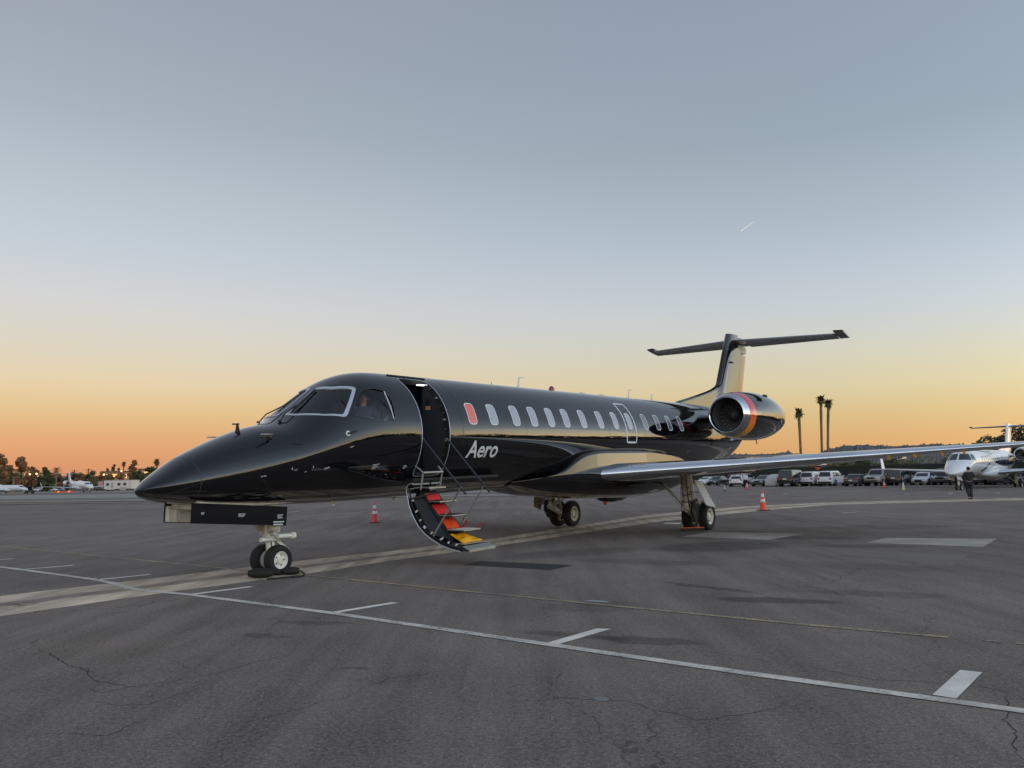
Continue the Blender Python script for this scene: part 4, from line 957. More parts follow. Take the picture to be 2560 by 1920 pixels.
def palm(label, loc, h, mt, kind='fan', seed=0, group=None, lean=(0, 0), cr=1.0, tr=.24):
    rnd = random.Random(seed * 17 + 3); t = thing('palm_tree', label, 'palm tree', loc, 0, group); lx, ly = lean
    pts = [(lx * (k / 6) ** 1.5, ly * (k / 6) ** 1.5, h * k / 6) for k in range(7)]
    MB().tube(pts, [tr * 1.5, tr * 1.05, tr * .95, tr * .9, tr * .9, tr * 1.05, tr * .8], 10).build('trunk', M['palmbark'], t)
    b = MB(); n = 64 if kind == 'fan' else 26
    for k in range(n):
        el = rnd.uniform(-.9, 1.35); az = rnd.uniform(0, 6.283)
        if kind == 'fan': frond(b, (lx, ly, h - .05), az, el, cr * rnd.uniform(.6, 1.2), .40 * cr, .24 + .12 * (el < 0), rnd, 4)
        else: frond(b, (lx, ly, h), az, rnd.uniform(-.2, 1.2), cr * rnd.uniform(1.8, 2.6), .28 * cr, .30, rnd, 6)
    b.build('crown', mt, t)
    if kind == 'fan':
        b = MB()
        for k in range(22): frond(b, (lx, ly, h - .25 - .02 * k), rnd.uniform(0, 6.28), -1.1, .7 * cr, .16 * cr, .1, rnd, 3)
        b.build('dry_skirt', M['palmdry'], t)
    return t
def cone(label, loc, s, cm, seed=0, rz=.2, base=None):
    t = thing('traffic_cone', label, 'traffic cone', loc, rz, None, s); bm_ = base or M['dark']
    MB().box(-.185, .185, -.185, .185, 0, .03).build('base', bm_, t, .01)
    rr = lambda z: .135 - (.135 - .026) * (z - .03) / .68
    MB().lathe([(.03, .15), (.045, rr(.045)), (.70, rr(.70)), (.715, .018), (.715, .004)], (0, 0, 0), (0, 0, 1), 24).build('cone_body', cm, t)
    for a, b_ in ((.32, .42), (.50, .62)): MB().lathe([(a, rr(a) + .003), (b_, rr(b_) + .003)], (0, 0, 0), (0, 0, 1), 24).build('reflective_band', M['band_white'], t)
    return t

# ---------------------------------------------------------------- ground material
class NG:
    def __init__(s, name):
        s.m = bpy.data.materials.new(name); s.m.use_nodes = True; s.t = s.m.node_tree; s.b = s.t.nodes['Principled BSDF']; s.co = s.t.nodes.new('ShaderNodeTexCoord').outputs['Object']
    def inp(s, sock, v):
        if hasattr(v, 'links') or isinstance(v, bpy.types.NodeSocket): s.t.links.new(v, sock)
        else: sock.default_value = v
    def math(s, op, a, b=None, c=None):
        n = s.t.nodes.new('ShaderNodeMath'); n.operation = op
        for i, v in enumerate((a, b, c)):
            if v is not None: s.inp(n.inputs[i], v)
        return n.outputs[0]
    def noise(s, vec, scale, detail=4, rough=.55, dist=0):
        n = s.t.nodes.new('ShaderNodeTexNoise'); s.inp(n.inputs['Vector'], vec); n.inputs['Scale'].default_value = scale; n.inputs['Detail'].default_value = detail; n.inputs['Roughness'].default_value = rough; n.inputs['Distortion'].default_value = dist; return n.outputs[0]
    def noisec(s, vec, scale, detail=3):
        n = s.t.nodes.new('ShaderNodeTexNoise'); s.inp(n.inputs['Vector'], vec); n.inputs['Scale'].default_value = scale; n.inputs['Detail'].default_value = detail; return n.outputs[1]
    def mapv(s, vec, loc=(0, 0, 0), rot=(0, 0, 0), sca=(1, 1, 1), typ='POINT'):
        n = s.t.nodes.new('ShaderNodeMapping'); n.vector_type = typ; s.inp(n.inputs[0], vec); n.inputs[1].default_value = loc; n.inputs[2].default_value = rot; n.inputs[3].default_value = sca; return n.outputs[0]
    def ss(s, v, a, b, x=0.0, y=1.0):
        n = s.t.nodes.new('ShaderNodeMapRange'); n.interpolation_type = 'SMOOTHSTEP'; s.inp(n.inputs[0], v); n.inputs[1].default_value = a; n.inputs[2].default_value = b; n.inputs[3].default_value = x; n.inputs[4].default_value = y; return n.outputs[0]
    def vor(s, vec, scale, feat='DISTANCE_TO_EDGE', rnd=1.0):
        n = s.t.nodes.new('ShaderNodeTexVoronoi'); n.feature = feat; s.inp(n.inputs['Vector'], vec); n.inputs['Scale'].default_value = scale; n.inputs['Randomness'].default_value = rnd; return n.outputs['Distance']
    def vadd(s, a, b, k=1.0):
        n = s.t.nodes.new('ShaderNodeVectorMath'); n.operation = 'MULTIPLY_ADD'; s.inp(n.inputs[0], b); n.inputs[1].default_value = (k, k, k); s.inp(n.inputs[2], a); return n.outputs[0]
    def length(s, a):
        n = s.t.nodes.new('ShaderNodeVectorMath'); n.operation = 'LENGTH'; s.inp(n.inputs[0], a); return n.outputs['Value']
    def mix(s, f, a, b, mode='MIX'):
        n = s.t.nodes.new('ShaderNodeMix'); n.data_type = 'RGBA'; n.blend_type = mode; s.inp(n.inputs[0], f)
        for i, v in ((6, a), (7, b)):
            if isinstance(v, tuple): n.inputs[i].default_value = (*v[:3], 1)
            else: s.inp(n.inputs[i], v)
        return n.outputs[2]
    def bump(s, h, strength, dist, normal=None):
        n = s.t.nodes.new('ShaderNodeBump'); s.inp(n.inputs['Height'], h); n.inputs['Strength'].default_value = strength; n.inputs['Distance'].default_value = dist
        s.t.links.new(n.outputs[0], s.b.inputs['Normal']); return n.outputs[0]
GAZ = R(-34)      # lines on the ground run 34 degrees right of straight ahead
def asphalt():
    g = NG('asphalt'); co = g.co
    big = g.noise(co, .11, 5, .6); mid = g.noise(co, .9, 5, .6)
    st = g.mapv(co, rot=(0, 0, R(34)), sca=(1.1, .10, 1)); streak = g.noise(st, 1.6, 6, .62)
    st2 = g.mapv(co, rot=(0, 0, R(60)), sca=(.9, .07, 1)); streak2 = g.noise(st2, 3.2, 5, .6)
    agg = g.vor(co, 95, 'F1'); agg2 = g.noise(co, 210, 2, .6); agg3 = g.noise(co, 38, 3, .7)
    v = g.math('ADD', g.ss(big, .3, .72, -.16, .16), g.ss(mid, .3, .7, -.06, .06))
    v = g.math('ADD', v, g.ss(streak, .32, .70, -.13, .15)); v = g.math('ADD', v, g.ss(streak2, .35, .70, -.07, .08))
    v = g.math('ADD', v, g.ss(agg3, .35, .72, -.18, .24)); v = g.math('ADD', v, 1.0)
    light = g.ss(agg2, .62, .78, 0, 1.5); v = g.math('ADD', v, light); v = g.math('ADD', v, g.math('ADD', g.ss(g.noise(co, 55, 3, .75), .54, .72, -.08, 1.0), g.ss(g.noise(co, 24, 4, .75), .35, .65, -.16, .16))); v = g.math('MULTIPLY', v, g.ss(agg, .0, .55, .50, 1.22))
    n = g.t.nodes.new('ShaderNodeVectorMath'); n.operation = 'SCALE'; n.inputs[0].default_value = (.166, .139, .120); g.t.links.new(v, n.inputs['Scale']); col = n.outputs[0]
    warm = g.noise(co, .32, 3); col = g.mix(g.ss(warm, .45, .65, 0, .5), col, g.mix(1.0, col, (1.03, .99, .92), 'MULTIPLY'))
    # cracks: crazed cells, only in places, plus longer ones along the paving lanes
    wob = g.vadd(co, g.noisec(co, 1.7, 4), .55); wob = g.vadd(wob, g.noisec(co, 9, 3), .07)
    e1 = g.vor(g.mapv(wob, rot=(0, 0, R(34)), sca=(.52, .20, 1)), 1.0); k1 = g.ss(e1, .0008, .0050, 1, 0); k1 = g.math('MULTIPLY', k1, g.ss(g.noise(co, .30, 3), .44, .58, 0, 1))
    e2 = g.vor(g.mapv(wob, sca=(1, 1, 1)), .95); k2 = g.ss(e2, .0006, .0050, 1, 0); k2 = g.math('MULTIPLY', k2, g.ss(g.noise(g.mapv(co, loc=(7, 3, 0)), .33, 3), .55, .66, 0, .9))
    cr = g.math('MAXIMUM', k1, k2); col = g.mix(g.math('MULTIPLY', cr, .5), col, (.02, .018, .016))
    # oil stains and old patches with shapes of their own: (x, y, rx, ry, rot deg, strength)
    dist = g.noisec(co, 2.6, 8)
    for x, y, rx, ry, rot, k in ((3.0, 10.0, .85, .26, -20, .5), (2.5, 11.2, .9, .14, -52, .45), (.55, 8.05, .62, .16, -30, .38), (1.2, 7.75, .55, .22, -20, .42), (4.3, 10.4, .9, .35, -25, .3), (.9, 9.8, .7, .5, 10, .2),
                                 (-1.25, 6.85, .13, .05, 0, .4), (-.9, 6.5, .3, .2, 10, .12), (.1, 4.35, .08, .05, 0, .5), (4.2, 17.5, 1.9, 1.2, 30, .42), (6.9, 16.9, 1.2, .5, -20, .35), (1.1, 16.6, 1.8, .8, 35, .30), (5.2, 13.5, 2.0, .6, -30, .14), (2.2, 14.6, 1.6, .5, -30, .25), (-2.1, 9.0, .5, .12, -15, .3), (-2.35, 8.3, .35, .10, -15, .3), (5.8, 19.6, 2.4, .7, -20, .3), (9.5, 22.5, 2.5, 1.0, 0, .22)):
        q = g.mapv(g.vadd(g.vadd(co, dist, .35), g.noisec(co, 6, 4), .0) if False else g.vadd(co, dist, .35), loc=(x + .175, y + .175, .175), rot=(0, 0, R(rot)), sca=(rx, ry, 1000), typ='TEXTURE')
        d = g.length(q); msk = g.ss(d, .62, 1.06, min(.9, k * 1.45), 0); col = g.mix(msk, col, g.mix(1.0, col, (.32, .30, .305), 'MULTIPLY'))
    # shoulder of the far apron is greyer
    g.t.links.new(col, g.b.inputs['Base Color'])
    g.b.inputs['Roughness'].default_value = .82; g.b.inputs['Specular IOR Level'].default_value = .28
    h = g.math('SUBTRACT', g.math('ADD', agg2, g.math('MULTIPLY', agg, .8)), g.math('MULTIPLY', cr, 2.0)); g.bump(h, .55, .006)
    return g.m
def worn_paint(name, colr, under=(.155, .129, .112), wear=.5, edge=None, sc_=22, dirt=.3):
    g = NG(name); co = g.co; a = g.noise(co, sc_, 6, .75); b = g.noise(co, 1.8, 4, .6); w_ = g.math('ADD', a, g.math('MULTIPLY', g.math('SUBTRACT', b, .5), .55))
    msk = g.ss(w_, .5 - .5 * wear + .06, .5 - .5 * wear + .22, 0, 1) if wear < .9 else g.ss(w_, .50, .60, 0, 1)
    d = g.ss(g.noise(co, 3, 5), .3, .7, 1 - dirt, 1.05); n = g.t.nodes.new('ShaderNodeVectorMath'); n.operation = 'SCALE'; n.inputs[0].default_value = colr; g.t.links.new(d, n.inputs['Scale'])
    g.t.links.new(g.mix(msk, under, n.outputs[0]), g.b.inputs['Base Color']); g.b.inputs['Roughness'].default_value = .75; g.bump(g.noise(co, 150, 2), .4, .003); return g.m
def concrete(name, c0, streak=True, k=.2):
    g = NG(name); co = g.co; v = g.ss(g.noise(co, .8, 5, .65), .3, .7, 1 - k, 1 + k)
    if streak: v = g.math('MULTIPLY', v, g.ss(g.noise(g.mapv(co, rot=(0, 0, R(34)), sca=(3.2, .16, 1)), 1.2, 6, .65), .32, .66, .62, 1.15))
    v = g.math('MULTIPLY', v, g.ss(g.noise(co, 70, 3, .7), .3, .7, .86, 1.1))
    wob = g.vadd(co, g.noisec(co, 2.3, 3), .3); e = g.vor(g.mapv(wob, sca=(.35, .35, 1)), 1.0); cr = g.ss(e, .002, .010, .75, 0); cr = g.math('MULTIPLY', cr, g.ss(g.noise(co, .5, 2), .5, .6, 0, 1))
    n = g.t.nodes.new('ShaderNodeVectorMath'); n.operation = 'SCALE'; n.inputs[0].default_value = c0; g.t.links.new(v, n.inputs['Scale'])
    g.t.links.new(g.mix(cr, n.outputs[0], (.03, .027, .024)), g.b.inputs['Base Color']); g.b.inputs['Roughness'].default_value = .85; g.bump(g.noise(co, 60, 4, .7), .4, .004); return g.m
def leafmat(name, a, b):
    g = NG(name); oi = g.t.nodes.new('ShaderNodeNewGeometry'); c = g.mix(oi.outputs['Random Per Island'], a, b)
    g.t.links.new(c, g.b.inputs['Base Color']); g.b.inputs['Roughness'].default_value = .65; return g.m
def gradband():
    """red at the top, orange in the middle, yellow at the bottom: paint applied to the part"""
    return None

M['carglass'] = mat('car_glass', (.012, .014, .016), .06, ior=1.5, coat=.5)
M['carrim'] = mat('car_rim', (.22, .22, .23), .35, .6)
M['headlamp'] = mat('headlamp', (.55, .57, .6), .12, coat=1)
M['tail'] = mat('tail_lamp', (.30, .02, .015), .2, coat=.8)
M['bark'] = mat('bark', (.075, .058, .042), .9)
M['palmbark'] = mat('palm_bark', (.21, .135, .080), .9, bump=(5, .05, .8), var=(3, .3))
M['palmdry'] = leafmat('palm_dry', (.16, .11, .06), (.22, .16, .09))
M['palmleaf'] = leafmat('palm_leaf', (.07, .075, .025), (.15, .13, .05))
M['leaf_dark'] = leafmat('leaf_dark', (.030, .042, .016), (.085, .095, .035))
M['leaf_olive'] = leafmat('leaf_olive', (.07, .075, .025), (.18, .155, .055))
M['leaf_rust_glow'] = leafmat('leaf_rust_glow', (.17, .080, .028), (.34, .165, .07))  # sunset glow on the trees put into this rust colour, some into olive
M['leaf_grey'] = leafmat('leaf_grey', (.07, .075, .055), (.15, .15, .12))
M['band_white'] = mat('reflective_white', (.75, .72, .72), .4)
M['cone_orange'] = mat('cone_orange', (.82, .095, .03), .45)
M['cone_pink'] = mat('cone_pink_red', (.62, .06, .10), .45)
M['cone_green'] = mat('cone_pale_green', (.44, .55, .27), .5)
M['cone_dark'] = mat('cone_teal', (.03, .10, .09), .5)

# engine and rudder colour band: painted gradient by height on the aircraft
def bandmat(name, z0, z1, stops, rough=.08):
    g = NG(name); sp = g.t.nodes.new('ShaderNodeSeparateXYZ'); g.t.links.new(g.co, sp.inputs[0]); mrn = g.t.nodes.new('ShaderNodeMapRange'); g.t.links.new(sp.outputs[2], mrn.inputs[0]); mrn.inputs[1].default_value = z0; mrn.inputs[2].default_value = z1
    r = g.t.nodes.new('ShaderNodeValToRGB'); e = r.color_ramp.elements; e[0].position = stops[0][0]; e[0].color = (*stops[0][1], 1); e[1].position = stops[-1][0]; e[1].color = (*stops[-1][1], 1)
    for p, c in stops[1:-1]: q = e.new(p); q.color = (*c, 1)
    g.t.links.new(mrn.outputs[0], r.inputs[0]); g.t.links.new(r.outputs[0], g.b.inputs['Base Color']); g.b.inputs['Roughness'].default_value = rough; g.b.inputs['Coat Weight'].default_value = .5; return g.m
M['enginebands'] = bandmat('engine_band_paint', 2.45, 3.81, [(0, (.78, .42, .02)), (.22, (.80, .28, .01)), (.42, (.82, .11, .01)), (.62, (.75, .035, .03)), (1, (.55, .05, .09))])

# ---------------------------------------------------------------- ground
def tagS(o, kind='structure'): o['kind'] = kind; return o
MA = asphalt()
o = mesh('ground', [(-3000, -2500, 0), (3000, -2500, 0), (3000, 6000, 0), (-3000, 6000, 0)], [(0, 1, 2, 3)], MA); tagS(o)
MC = concrete('gutter_concrete', (.56, .455, .33)); MC2 = concrete('patch_concrete', (.37, .33, .28), False, .25); MC3 = concrete('gutter_channel', (.29, .235, .18), True, .3)
MCF = concrete('far_concrete', (.27, .25, .235), False, .1); MGR = concrete('far_grass', (.15, .165, .115), False, .2)
MW = worn_paint('worn_white_paint', (.66, .60, .52), wear=.45); MW2 = worn_paint('fresh_white_paint', (.60, .62, .60), wear=.9 - .02, dirt=.15); MW2 = worn_paint('fresh_white_paint2', (.78, .73, .645), wear=.66, dirt=.2)
MY = worn_paint('worn_yellow_paint', (.46, .35, .18), wear=.30, sc_=30)
def sheet(name, pts, mt, z, kind='structure', px=True):
    P = [gnd(*p) for p in pts] if px else [Vector((*p, 0)) for p in pts]
    return tagS(mesh(name, [(p.x, p.y, z) for p in P], [tuple(range(len(P)))], mt), kind)
def strip(name, pix, wd, mt, z, taper=None):
    P = [gnd(*p) for p in pix]; Q = []
    for i in range(len(P) - 1):     # resample so the worn edge can wander
        n = max(1, int((P[i + 1] - P[i]).length / .5))
        for k in range(n): Q.append(P[i].lerp(P[i + 1], k / n))
    Q.append(P[-1]); v = []; f = []; rnd = random.Random(3)
    for i, p in enumerate(Q):
        d = (Q[min(i + 1, len(Q) - 1)] - Q[max(i - 1, 0)]).normalized(); nrm = Vector((-d.y, d.x, 0)); ww = wd * (1 + rnd.uniform(-.04, .04)) / 2
        v += [(p.x + nrm.x * ww, p.y + nrm.y * ww, z), (p.x - nrm.x * ww, p.y - nrm.y * ww, z)]
    for i in range(len(Q) - 1): f.append((2 * i, 2 * i + 1, 2 * i + 3, 2 * i + 2))
    return tagS(mesh(name, v, f, mt))
# drainage gutter crossing the apron
top = [(-900, 1650), (-300, 1535), (0, 1490), (376, 1447), (770, 1400), (984, 1377), (1227, 1348), (1620, 1287), (1860, 1266), (2083, 1255.5), (2560, 1245.5), (3000, 1238)]
bot = [(-900, 1740), (-300, 1592), (0, 1541), (376, 1487), (770, 1434.5), (984, 1401), (1227, 1367.5), (1620, 1308), (1898, 1277), (2083, 1261.5), (2560, 1250), (3000, 1243)]
def band(name, a0, a1, mt, z, noisy=0, n=6):
    P = [gnd(*p) for p in top]; Q = [gnd(*p) for p in bot]; v = []; f = []; rnd = random.Random(11)
    for i in range(len(P) - 1):
        for k in range(n + (1 if i == len(P) - 2 else 0)):
            t = k / n; a = P[i].lerp(P[i + 1], t); b = Q[i].lerp(Q[i + 1], t); j = rnd.uniform(-noisy, noisy)
            u0 = a.lerp(b, a0 + j); u1 = a.lerp(b, a1 + j * .6); v += [(u0.x, u0.y, z), (u1.x, u1.y, z)]
    for i in range(len(v) // 2 - 1): f.append((2 * i, 2 * i + 1, 2 * i + 3, 2 * i + 2))
    return tagS(mesh(name, v, f, mt))
band('gutter', 0, 1, MC, .002); band('gutter_channel', .40, .60, MC3, .0035, .03)
# painted lines
strip('white_line', [(-260, 1388), (0, 1417.5), (228, 1448), (280, 1458), (324, 1471), (380, 1479), (463, 1486), (827, 1533), (1280, 1599), (1859, 1683), (2560, 1779), (2950, 1832)], .118, MW, .0055)
def tick(p0, p1, wd=.115, z=.0040, mt=None): return strip('stall_tick', [p0, p1], wd, mt or MW2, z)
tick((60, 1424), (184, 1413.5), .10); tick((232, 1451), (375, 1436.5)); tick((476, 1487), (628, 1467)); tick((829, 1533), (988, 1507)); tick((-120, 1409), (32, 1397), .1)
sheet('stall_tick', [(1367, 1608), (1391, 1613), (1528, 1573), (1492, 1572)], MW2, .0040)
sheet('stall_tick', [(2331, 1738), (2391, 1748), (2456, 1682), (2400, 1676)], MW2, .0040)
strip('yellow_line', [(-260, 1343), (0, 1366), (145, 1380), (567, 1421.5), (625, 1429), (781, 1440), (1280, 1490), (2021, 1563), (2372, 1594)], .088, MY, .0045)
strip('yellow_line', [(2466, 1602), (2505, 1605.5)], .07, MY, .0045); strip('yellow_line', [(2536, 1608.5), (2640, 1618)], .07, MY, .0045)
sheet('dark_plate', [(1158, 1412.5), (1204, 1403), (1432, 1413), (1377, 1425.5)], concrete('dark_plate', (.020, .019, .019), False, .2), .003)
sheet('concrete_patch', [(1704, 1341.5), (1775, 1330), (2010, 1335), (1922, 1350)], MC2, .003)
sheet('concrete_patch', [(2165, 1357), (2218, 1345), (2492, 1347), (2458, 1367.5)], MC2, .003)
sheet('dark_patch', [(2095, 1385), (2140, 1375), (2423, 1387), (2382, 1414)], worn_paint('dark_patch', (.125, .104, .092), wear=.9, dirt=.12), .002)
sheet('faded_mark', [(1456, 1503), (1480, 1500), (1523, 1504), (1516, 1507)], worn_paint('faded_mark', (.33, .33, .32), wear=.45), .003)
strip('faded_mark', [(1322, 1551), (1462, 1520)], .035, worn_paint('faded_mark2', (.22, .22, .21), wear=.2), .003)
sheet('spilled_paint', [(1480, 1747), (1500, 1743), (1524, 1746), (1518, 1754), (1498, 1755)], worn_paint('spilled', (.21, .225, .22), wear=.4), .003)
far = worn_paint('far_line', (.62, .61, .58), wear=.8)
for a, b, w_ in (((2105, 1283), (2143, 1280), .14), ((2262, 1235.6), (2273, 1234.6), .2), ((2371, 1235), (2382, 1233), .2), ((1872, 1235), (1883, 1234.5), .16), ((1958, 1235.5), (1970, 1234.3), .16), ((1303, 1272), (1356, 1271.5), .09), ((1566, 1276), (1590, 1274.5), .09),
                 ((720, 1281), (745, 1279), .16), ((729, 1292), (905, 1281), .12), ((2060, 1231.5), (2170, 1227.5), .22), ((2490, 1234), (2500, 1233), .2), ((1386, 1274), (1426, 1273.4), .07)):
    strip('far_line', [a, b], w_, far, .006)
sheet('white_mark', [(1656, 1310.5), (1664, 1307), (1703, 1307), (1700, 1311)], MW2, .006); sheet('white_mark', [(1616, 1303.5), (1664, 1298.5), (1668, 1300), (1620, 1305)], MW2, .006)
# strips of the taxiway far left
def farband(name, y0, y1, mt, z, x0=-900, x1=1500, sl=-.0135):
    f = lambda x, y: y + (x - 150) * sl
    return sheet(name, [(x0, f(x0, y0)), (x1, f(x1, y0)), (x1, f(x1, y1)), (x0, f(x0, y1))], mt, z)
farband('taxiway', 1237.5, 1246, MCF, .02); farband('grass_strip', 1246, 1250, MGR, .02, -900, 360); farband('taxiway', 1251, 1255.5, concrete('far_pink_concrete', (.25, .22, .205), False, .15), .03)
farband('taxiway_edge', 1258.5, 1260, concrete('far_edge', (.22, .20, .185), False, .2), .03, -900, 900); farband('far_apron', 1230.5, 1233, MCF, .035)
# concrete apron behind and to the right of the camera (seen only in the aircraft's paint)
o = mesh('concrete_apron', [(34, -60, .02), (140, -60, .02), (140, 55, .02), (60, 55, .02)], [(0, 1, 2, 3)], MCF); tagS(o)

# crack lines drawn where they run in the foreground
def crack(pts, wd, seed):
    rnd = random.Random(seed); P = [gnd(*p) for p in pts]; Q = []
    for i in range(len(P) - 1):
        n = max(2, int((P[i + 1] - P[i]).length / .045))
        for k in range(n): Q.append(P[i].lerp(P[i + 1], k / n))
    Q.append(P[-1]); off = 0; v = []
    for i, p in enumerate(Q):
        off = off * .82 + rnd.gauss(0, .012); d = (Q[min(i + 1, len(Q) - 1)] - Q[max(i - 1, 0)]).normalized(); nr = Vector((-d.y, d.x, 0)); e = min(i, len(Q) - 1 - i) / 6; ww = wd * rnd.uniform(.35, 1.2) * min(1, e) * .5 + .0004
        c = p + nr * off; v += [(c.x + nr.x * ww, c.y + nr.y * ww, .0012), (c.x - nr.x * ww, c.y - nr.y * ww, .0012)]
    return v
cv_, cf_ = [], []
for i, (pts, wd) in enumerate([([(97, 1618), (120, 1634), (150, 1655), (200, 1680), (250, 1700), (330, 1715), (382, 1712)], .012), ([(205, 1718), (250, 1733), (382, 1712), (520, 1690), (640, 1656), (760, 1630)], .009), ([(160, 1660), (168, 1662)], .01), ([(210, 1668), (240, 1690)], .01),
                 ([(215, 1752), (300, 1765), (380, 1760), (450, 1735), (540, 1715)], .007), ([(0, 1850), (120, 1830), (270, 1838), (330, 1815), (430, 1790)], .006), ([(0, 1750), (110, 1740), (205, 1718)], .006), ([(60, 1905), (160, 1885), (270, 1838)], .006),
                 ([(1280, 1760), (1400, 1748), (1560, 1755), (1700, 1790), (1740, 1800), (1880, 1782), (1945, 1772), (1970, 1755), (2000, 1748)], .007), ([(1970, 1660), (2060, 1672), (2190, 1700), (2300, 1705), (2460, 1718), (2520, 1730), (2560, 1722)], .008), ([(2520, 1730), (2530, 1760), (2510, 1800), (2545, 1840), (2530, 1880), (2560, 1905)], .009),
                 ([(640, 1500), (760, 1492), (900, 1500)], .006), ([(2000, 1460), (2080, 1480), (2130, 1500)], .012), ([(370, 1640), (420, 1650), (520, 1690)], .004), ([(560, 1818), (700, 1790), (860, 1740), (960, 1700)], .005), ([(1700, 1620), (1850, 1640), (1970, 1660)], .005), ([(20, 1700), (110, 1702), (200, 1680)], .005)]):
    v = crack(pts, wd, i); n0 = len(cv_); cv_ += v; cf_ += [(n0 + 2 * k, n0 + 2 * k + 1, n0 + 2 * k + 3, n0 + 2 * k + 2) for k in range(len(v) // 2 - 1)]
tagS(mesh('ground_cracks', cv_, cf_, mat('crack_dark', (.030, .027, .025), .9)), 'stuff')
# loose grit lying on the apron
gv, gf = [], []; rnd = random.Random(5)
for i in range(900):
    x = rnd.uniform(-3.5, 4.5); y = rnd.uniform(3.6, 11); s_ = rnd.uniform(.003, .009); q = len(gv)
    gv += [(x - s_, y - s_ * .6, .0005), (x + s_ * .8, y - s_, .0005), (x + s_, y + s_, .0005), (x - s_ * .7, y + s_, .0005), (x, y, s_ * .9)]; gf += [(q, q + 1, q + 4), (q + 1, q + 2, q + 4), (q + 2, q + 3, q + 4), (q + 3, q, q + 4)]
tagS(mesh('grit', gv, gf, mat('grit', (.20, .19, .17), .8)), 'stuff')

# ---------------------------------------------------------------- hills
def hill(name, az0, az1, dist, prof, mt, depth=500, bumps=1.5, seed=1):
    rnd = random.Random(seed); n = 900; v = []; f = []; jz = 0
    for i in range(n + 1):
        px = az0 + (az1 - az0) * i / n; h = 0
        for (a, b), (c, d) in zip(prof, prof[1:]):
            if a <= px <= c: h = b + (d - b) * (px - a) / (c - a)
        p = at(px, h, dist); b0 = at(px, 1200, dist * .72); jz = (jz * .5 + abs(rnd.gauss(0, bumps)) * (1 if rnd.random() < .5 else .2)) if i else 0
        for t, zz in ((0, -1), (.35, p.z * .35), (.7, p.z * .72), (1, p.z + jz), (1.15, p.z * .8), (1.6, -1)):
            q = b0.lerp(p, t) if t <= 1 else p + (p - b0) * (t - 1); v.append((q.x, q.y, zz + (rnd.gauss(0, bumps * .6) if 0 < t < 1 else 0)))
    for i in range(n):
        for k in range(5): a = i * 6 + k; f.append((a, a + 1, a + 7, a + 6))
    o = mesh(name, v, f, mt, None, True); return tagS(o)
hg = NG('hill_scrub'); hn = hg.ss(hg.noise(hg.co, .035, 8, .7), .3, .7, .72, 1.4); nn_ = hg.t.nodes.new('ShaderNodeVectorMath'); nn_.operation = 'SCALE'; nn_.inputs[0].default_value = (.100, .098, .098); hg.t.links.new(hn, nn_.inputs['Scale']); hg.t.links.new(nn_.outputs[0], hg.b.inputs['Base Color']); hg.b.inputs['Roughness'].default_value = .95
hill('hills', 1500, 3300, 1500, [(1500, 1150), (1700, 1142), (1820, 1138), (1850, 1137), (1900, 1137), (1960, 1134), (2040, 1137), (2070, 1126), (2110, 1115), (2170, 1114), (2230, 1117), (2330, 1112), (2420, 1113), (2560, 1104), (2800, 1098), (3300, 1130)], hg.m)
hill('hills', -500, 1300, 1700, [(-500, 1190), (100, 1192), (300, 1190), (352, 1180), (372, 1170), (388, 1177), (450, 1185), (1300, 1190)], hg.m, seed=4, bumps=.8)
rnd = random.Random(21); hm_ = mat('far_house_wall', (.42, .40, .38), .8); hroof = mat('far_house_roof', (.18, .13, .11), .8)
for i in range(22):
    px = rnd.uniform(1835, 2300); py = rnd.uniform(1142, 1166); p = at(px, py, 1080 + (1166 - py) * 12); w_ = rnd.uniform(5, 9)
    t = thing('hillside_house', 'small pale house on the grey hillside beyond the runway', 'house', (p.x, p.y, 0), rnd.uniform(-.4, .4), 'houses on the far hillside')
    MB().box(-w_, w_, -4, 4, 0, p.z).build('wall', hm_, t); MB().prism([(-w_ - .5, -5, p.z), (w_ + .5, -5, p.z), (w_ + .5, 0, p.z + 2), (-w_ - .5, 0, p.z + 2)], (0, .3, 0)).build('roof', hroof, t)

# ---------------------------------------------------------------- the black jet
def jet_empty(label, mtx, name='private_jet', cat='jet plane', group=None):
    o = bpy.data.objects.new(name, None); C.objects.link(o); o.matrix_world = mtx; tag(o, label, cat, group); return o
MX = Matrix(((.564723, -.82525, -.00707, -5.16728), (.824972, .564726, -.022514, 11.772621), (.022572, .006882, .999722, -.333522), (0, 0, 0, 1)))
STY = dict(paint=M['black'], band=M['enginebands'], pane=(M['pane'], mat('cabin_window_pane_red', (.62, .13, .10), .15, coat=.5, emis=(.9, .22, .12), es=.12)), glass=M['carglass'], le=M['chrome'], geardoor=mat('gear_door_paint', (.62, .66, .72), .5))
jet = jet_empty('large black private jet with lowered airstairs and orange ringed engine, nearest the camera', MX)
build_jet(jet, STY, True); airstair(jet); flightdeck(jet)

# pilot in the left seat
skinm = mat('skin_warm', (.52, .27, .18), .55, bump=(40, .002, .3))
pl = person('bald pilot in a dark shirt seated behind the cockpit side window', (0, 0, 0), 0, 1, dict(nek=(0, .01, 1.47), hd0=(0, 0, 1.53), hd1=(0, -.02, 1.61), hd2=(0, .0, 1.70), kl=(.11, -.28, .90), al=(.11, -.22, .62), tl=(.11, -.28, .60), kr=(-.11, -.28, .90), ar=(-.11, -.22, .62), tr=(-.11, -.28, .60), el=(.26, -.10, 1.17), wl=(.16, -.32, 1.20), hl=(.13, -.40, 1.22), er=(-.26, -.10, 1.17), wr=(-.14, -.32, 1.16), hr=(-.1, -.40, 1.17)), (.05, .05, .075), (.02, .02, .03), None, skinm, seated=True)
pl.matrix_world = MX @ Matrix.Translation((3.95, -.44, 1.50)) @ Matrix.Rotation(R(-40), 4, 'Z')

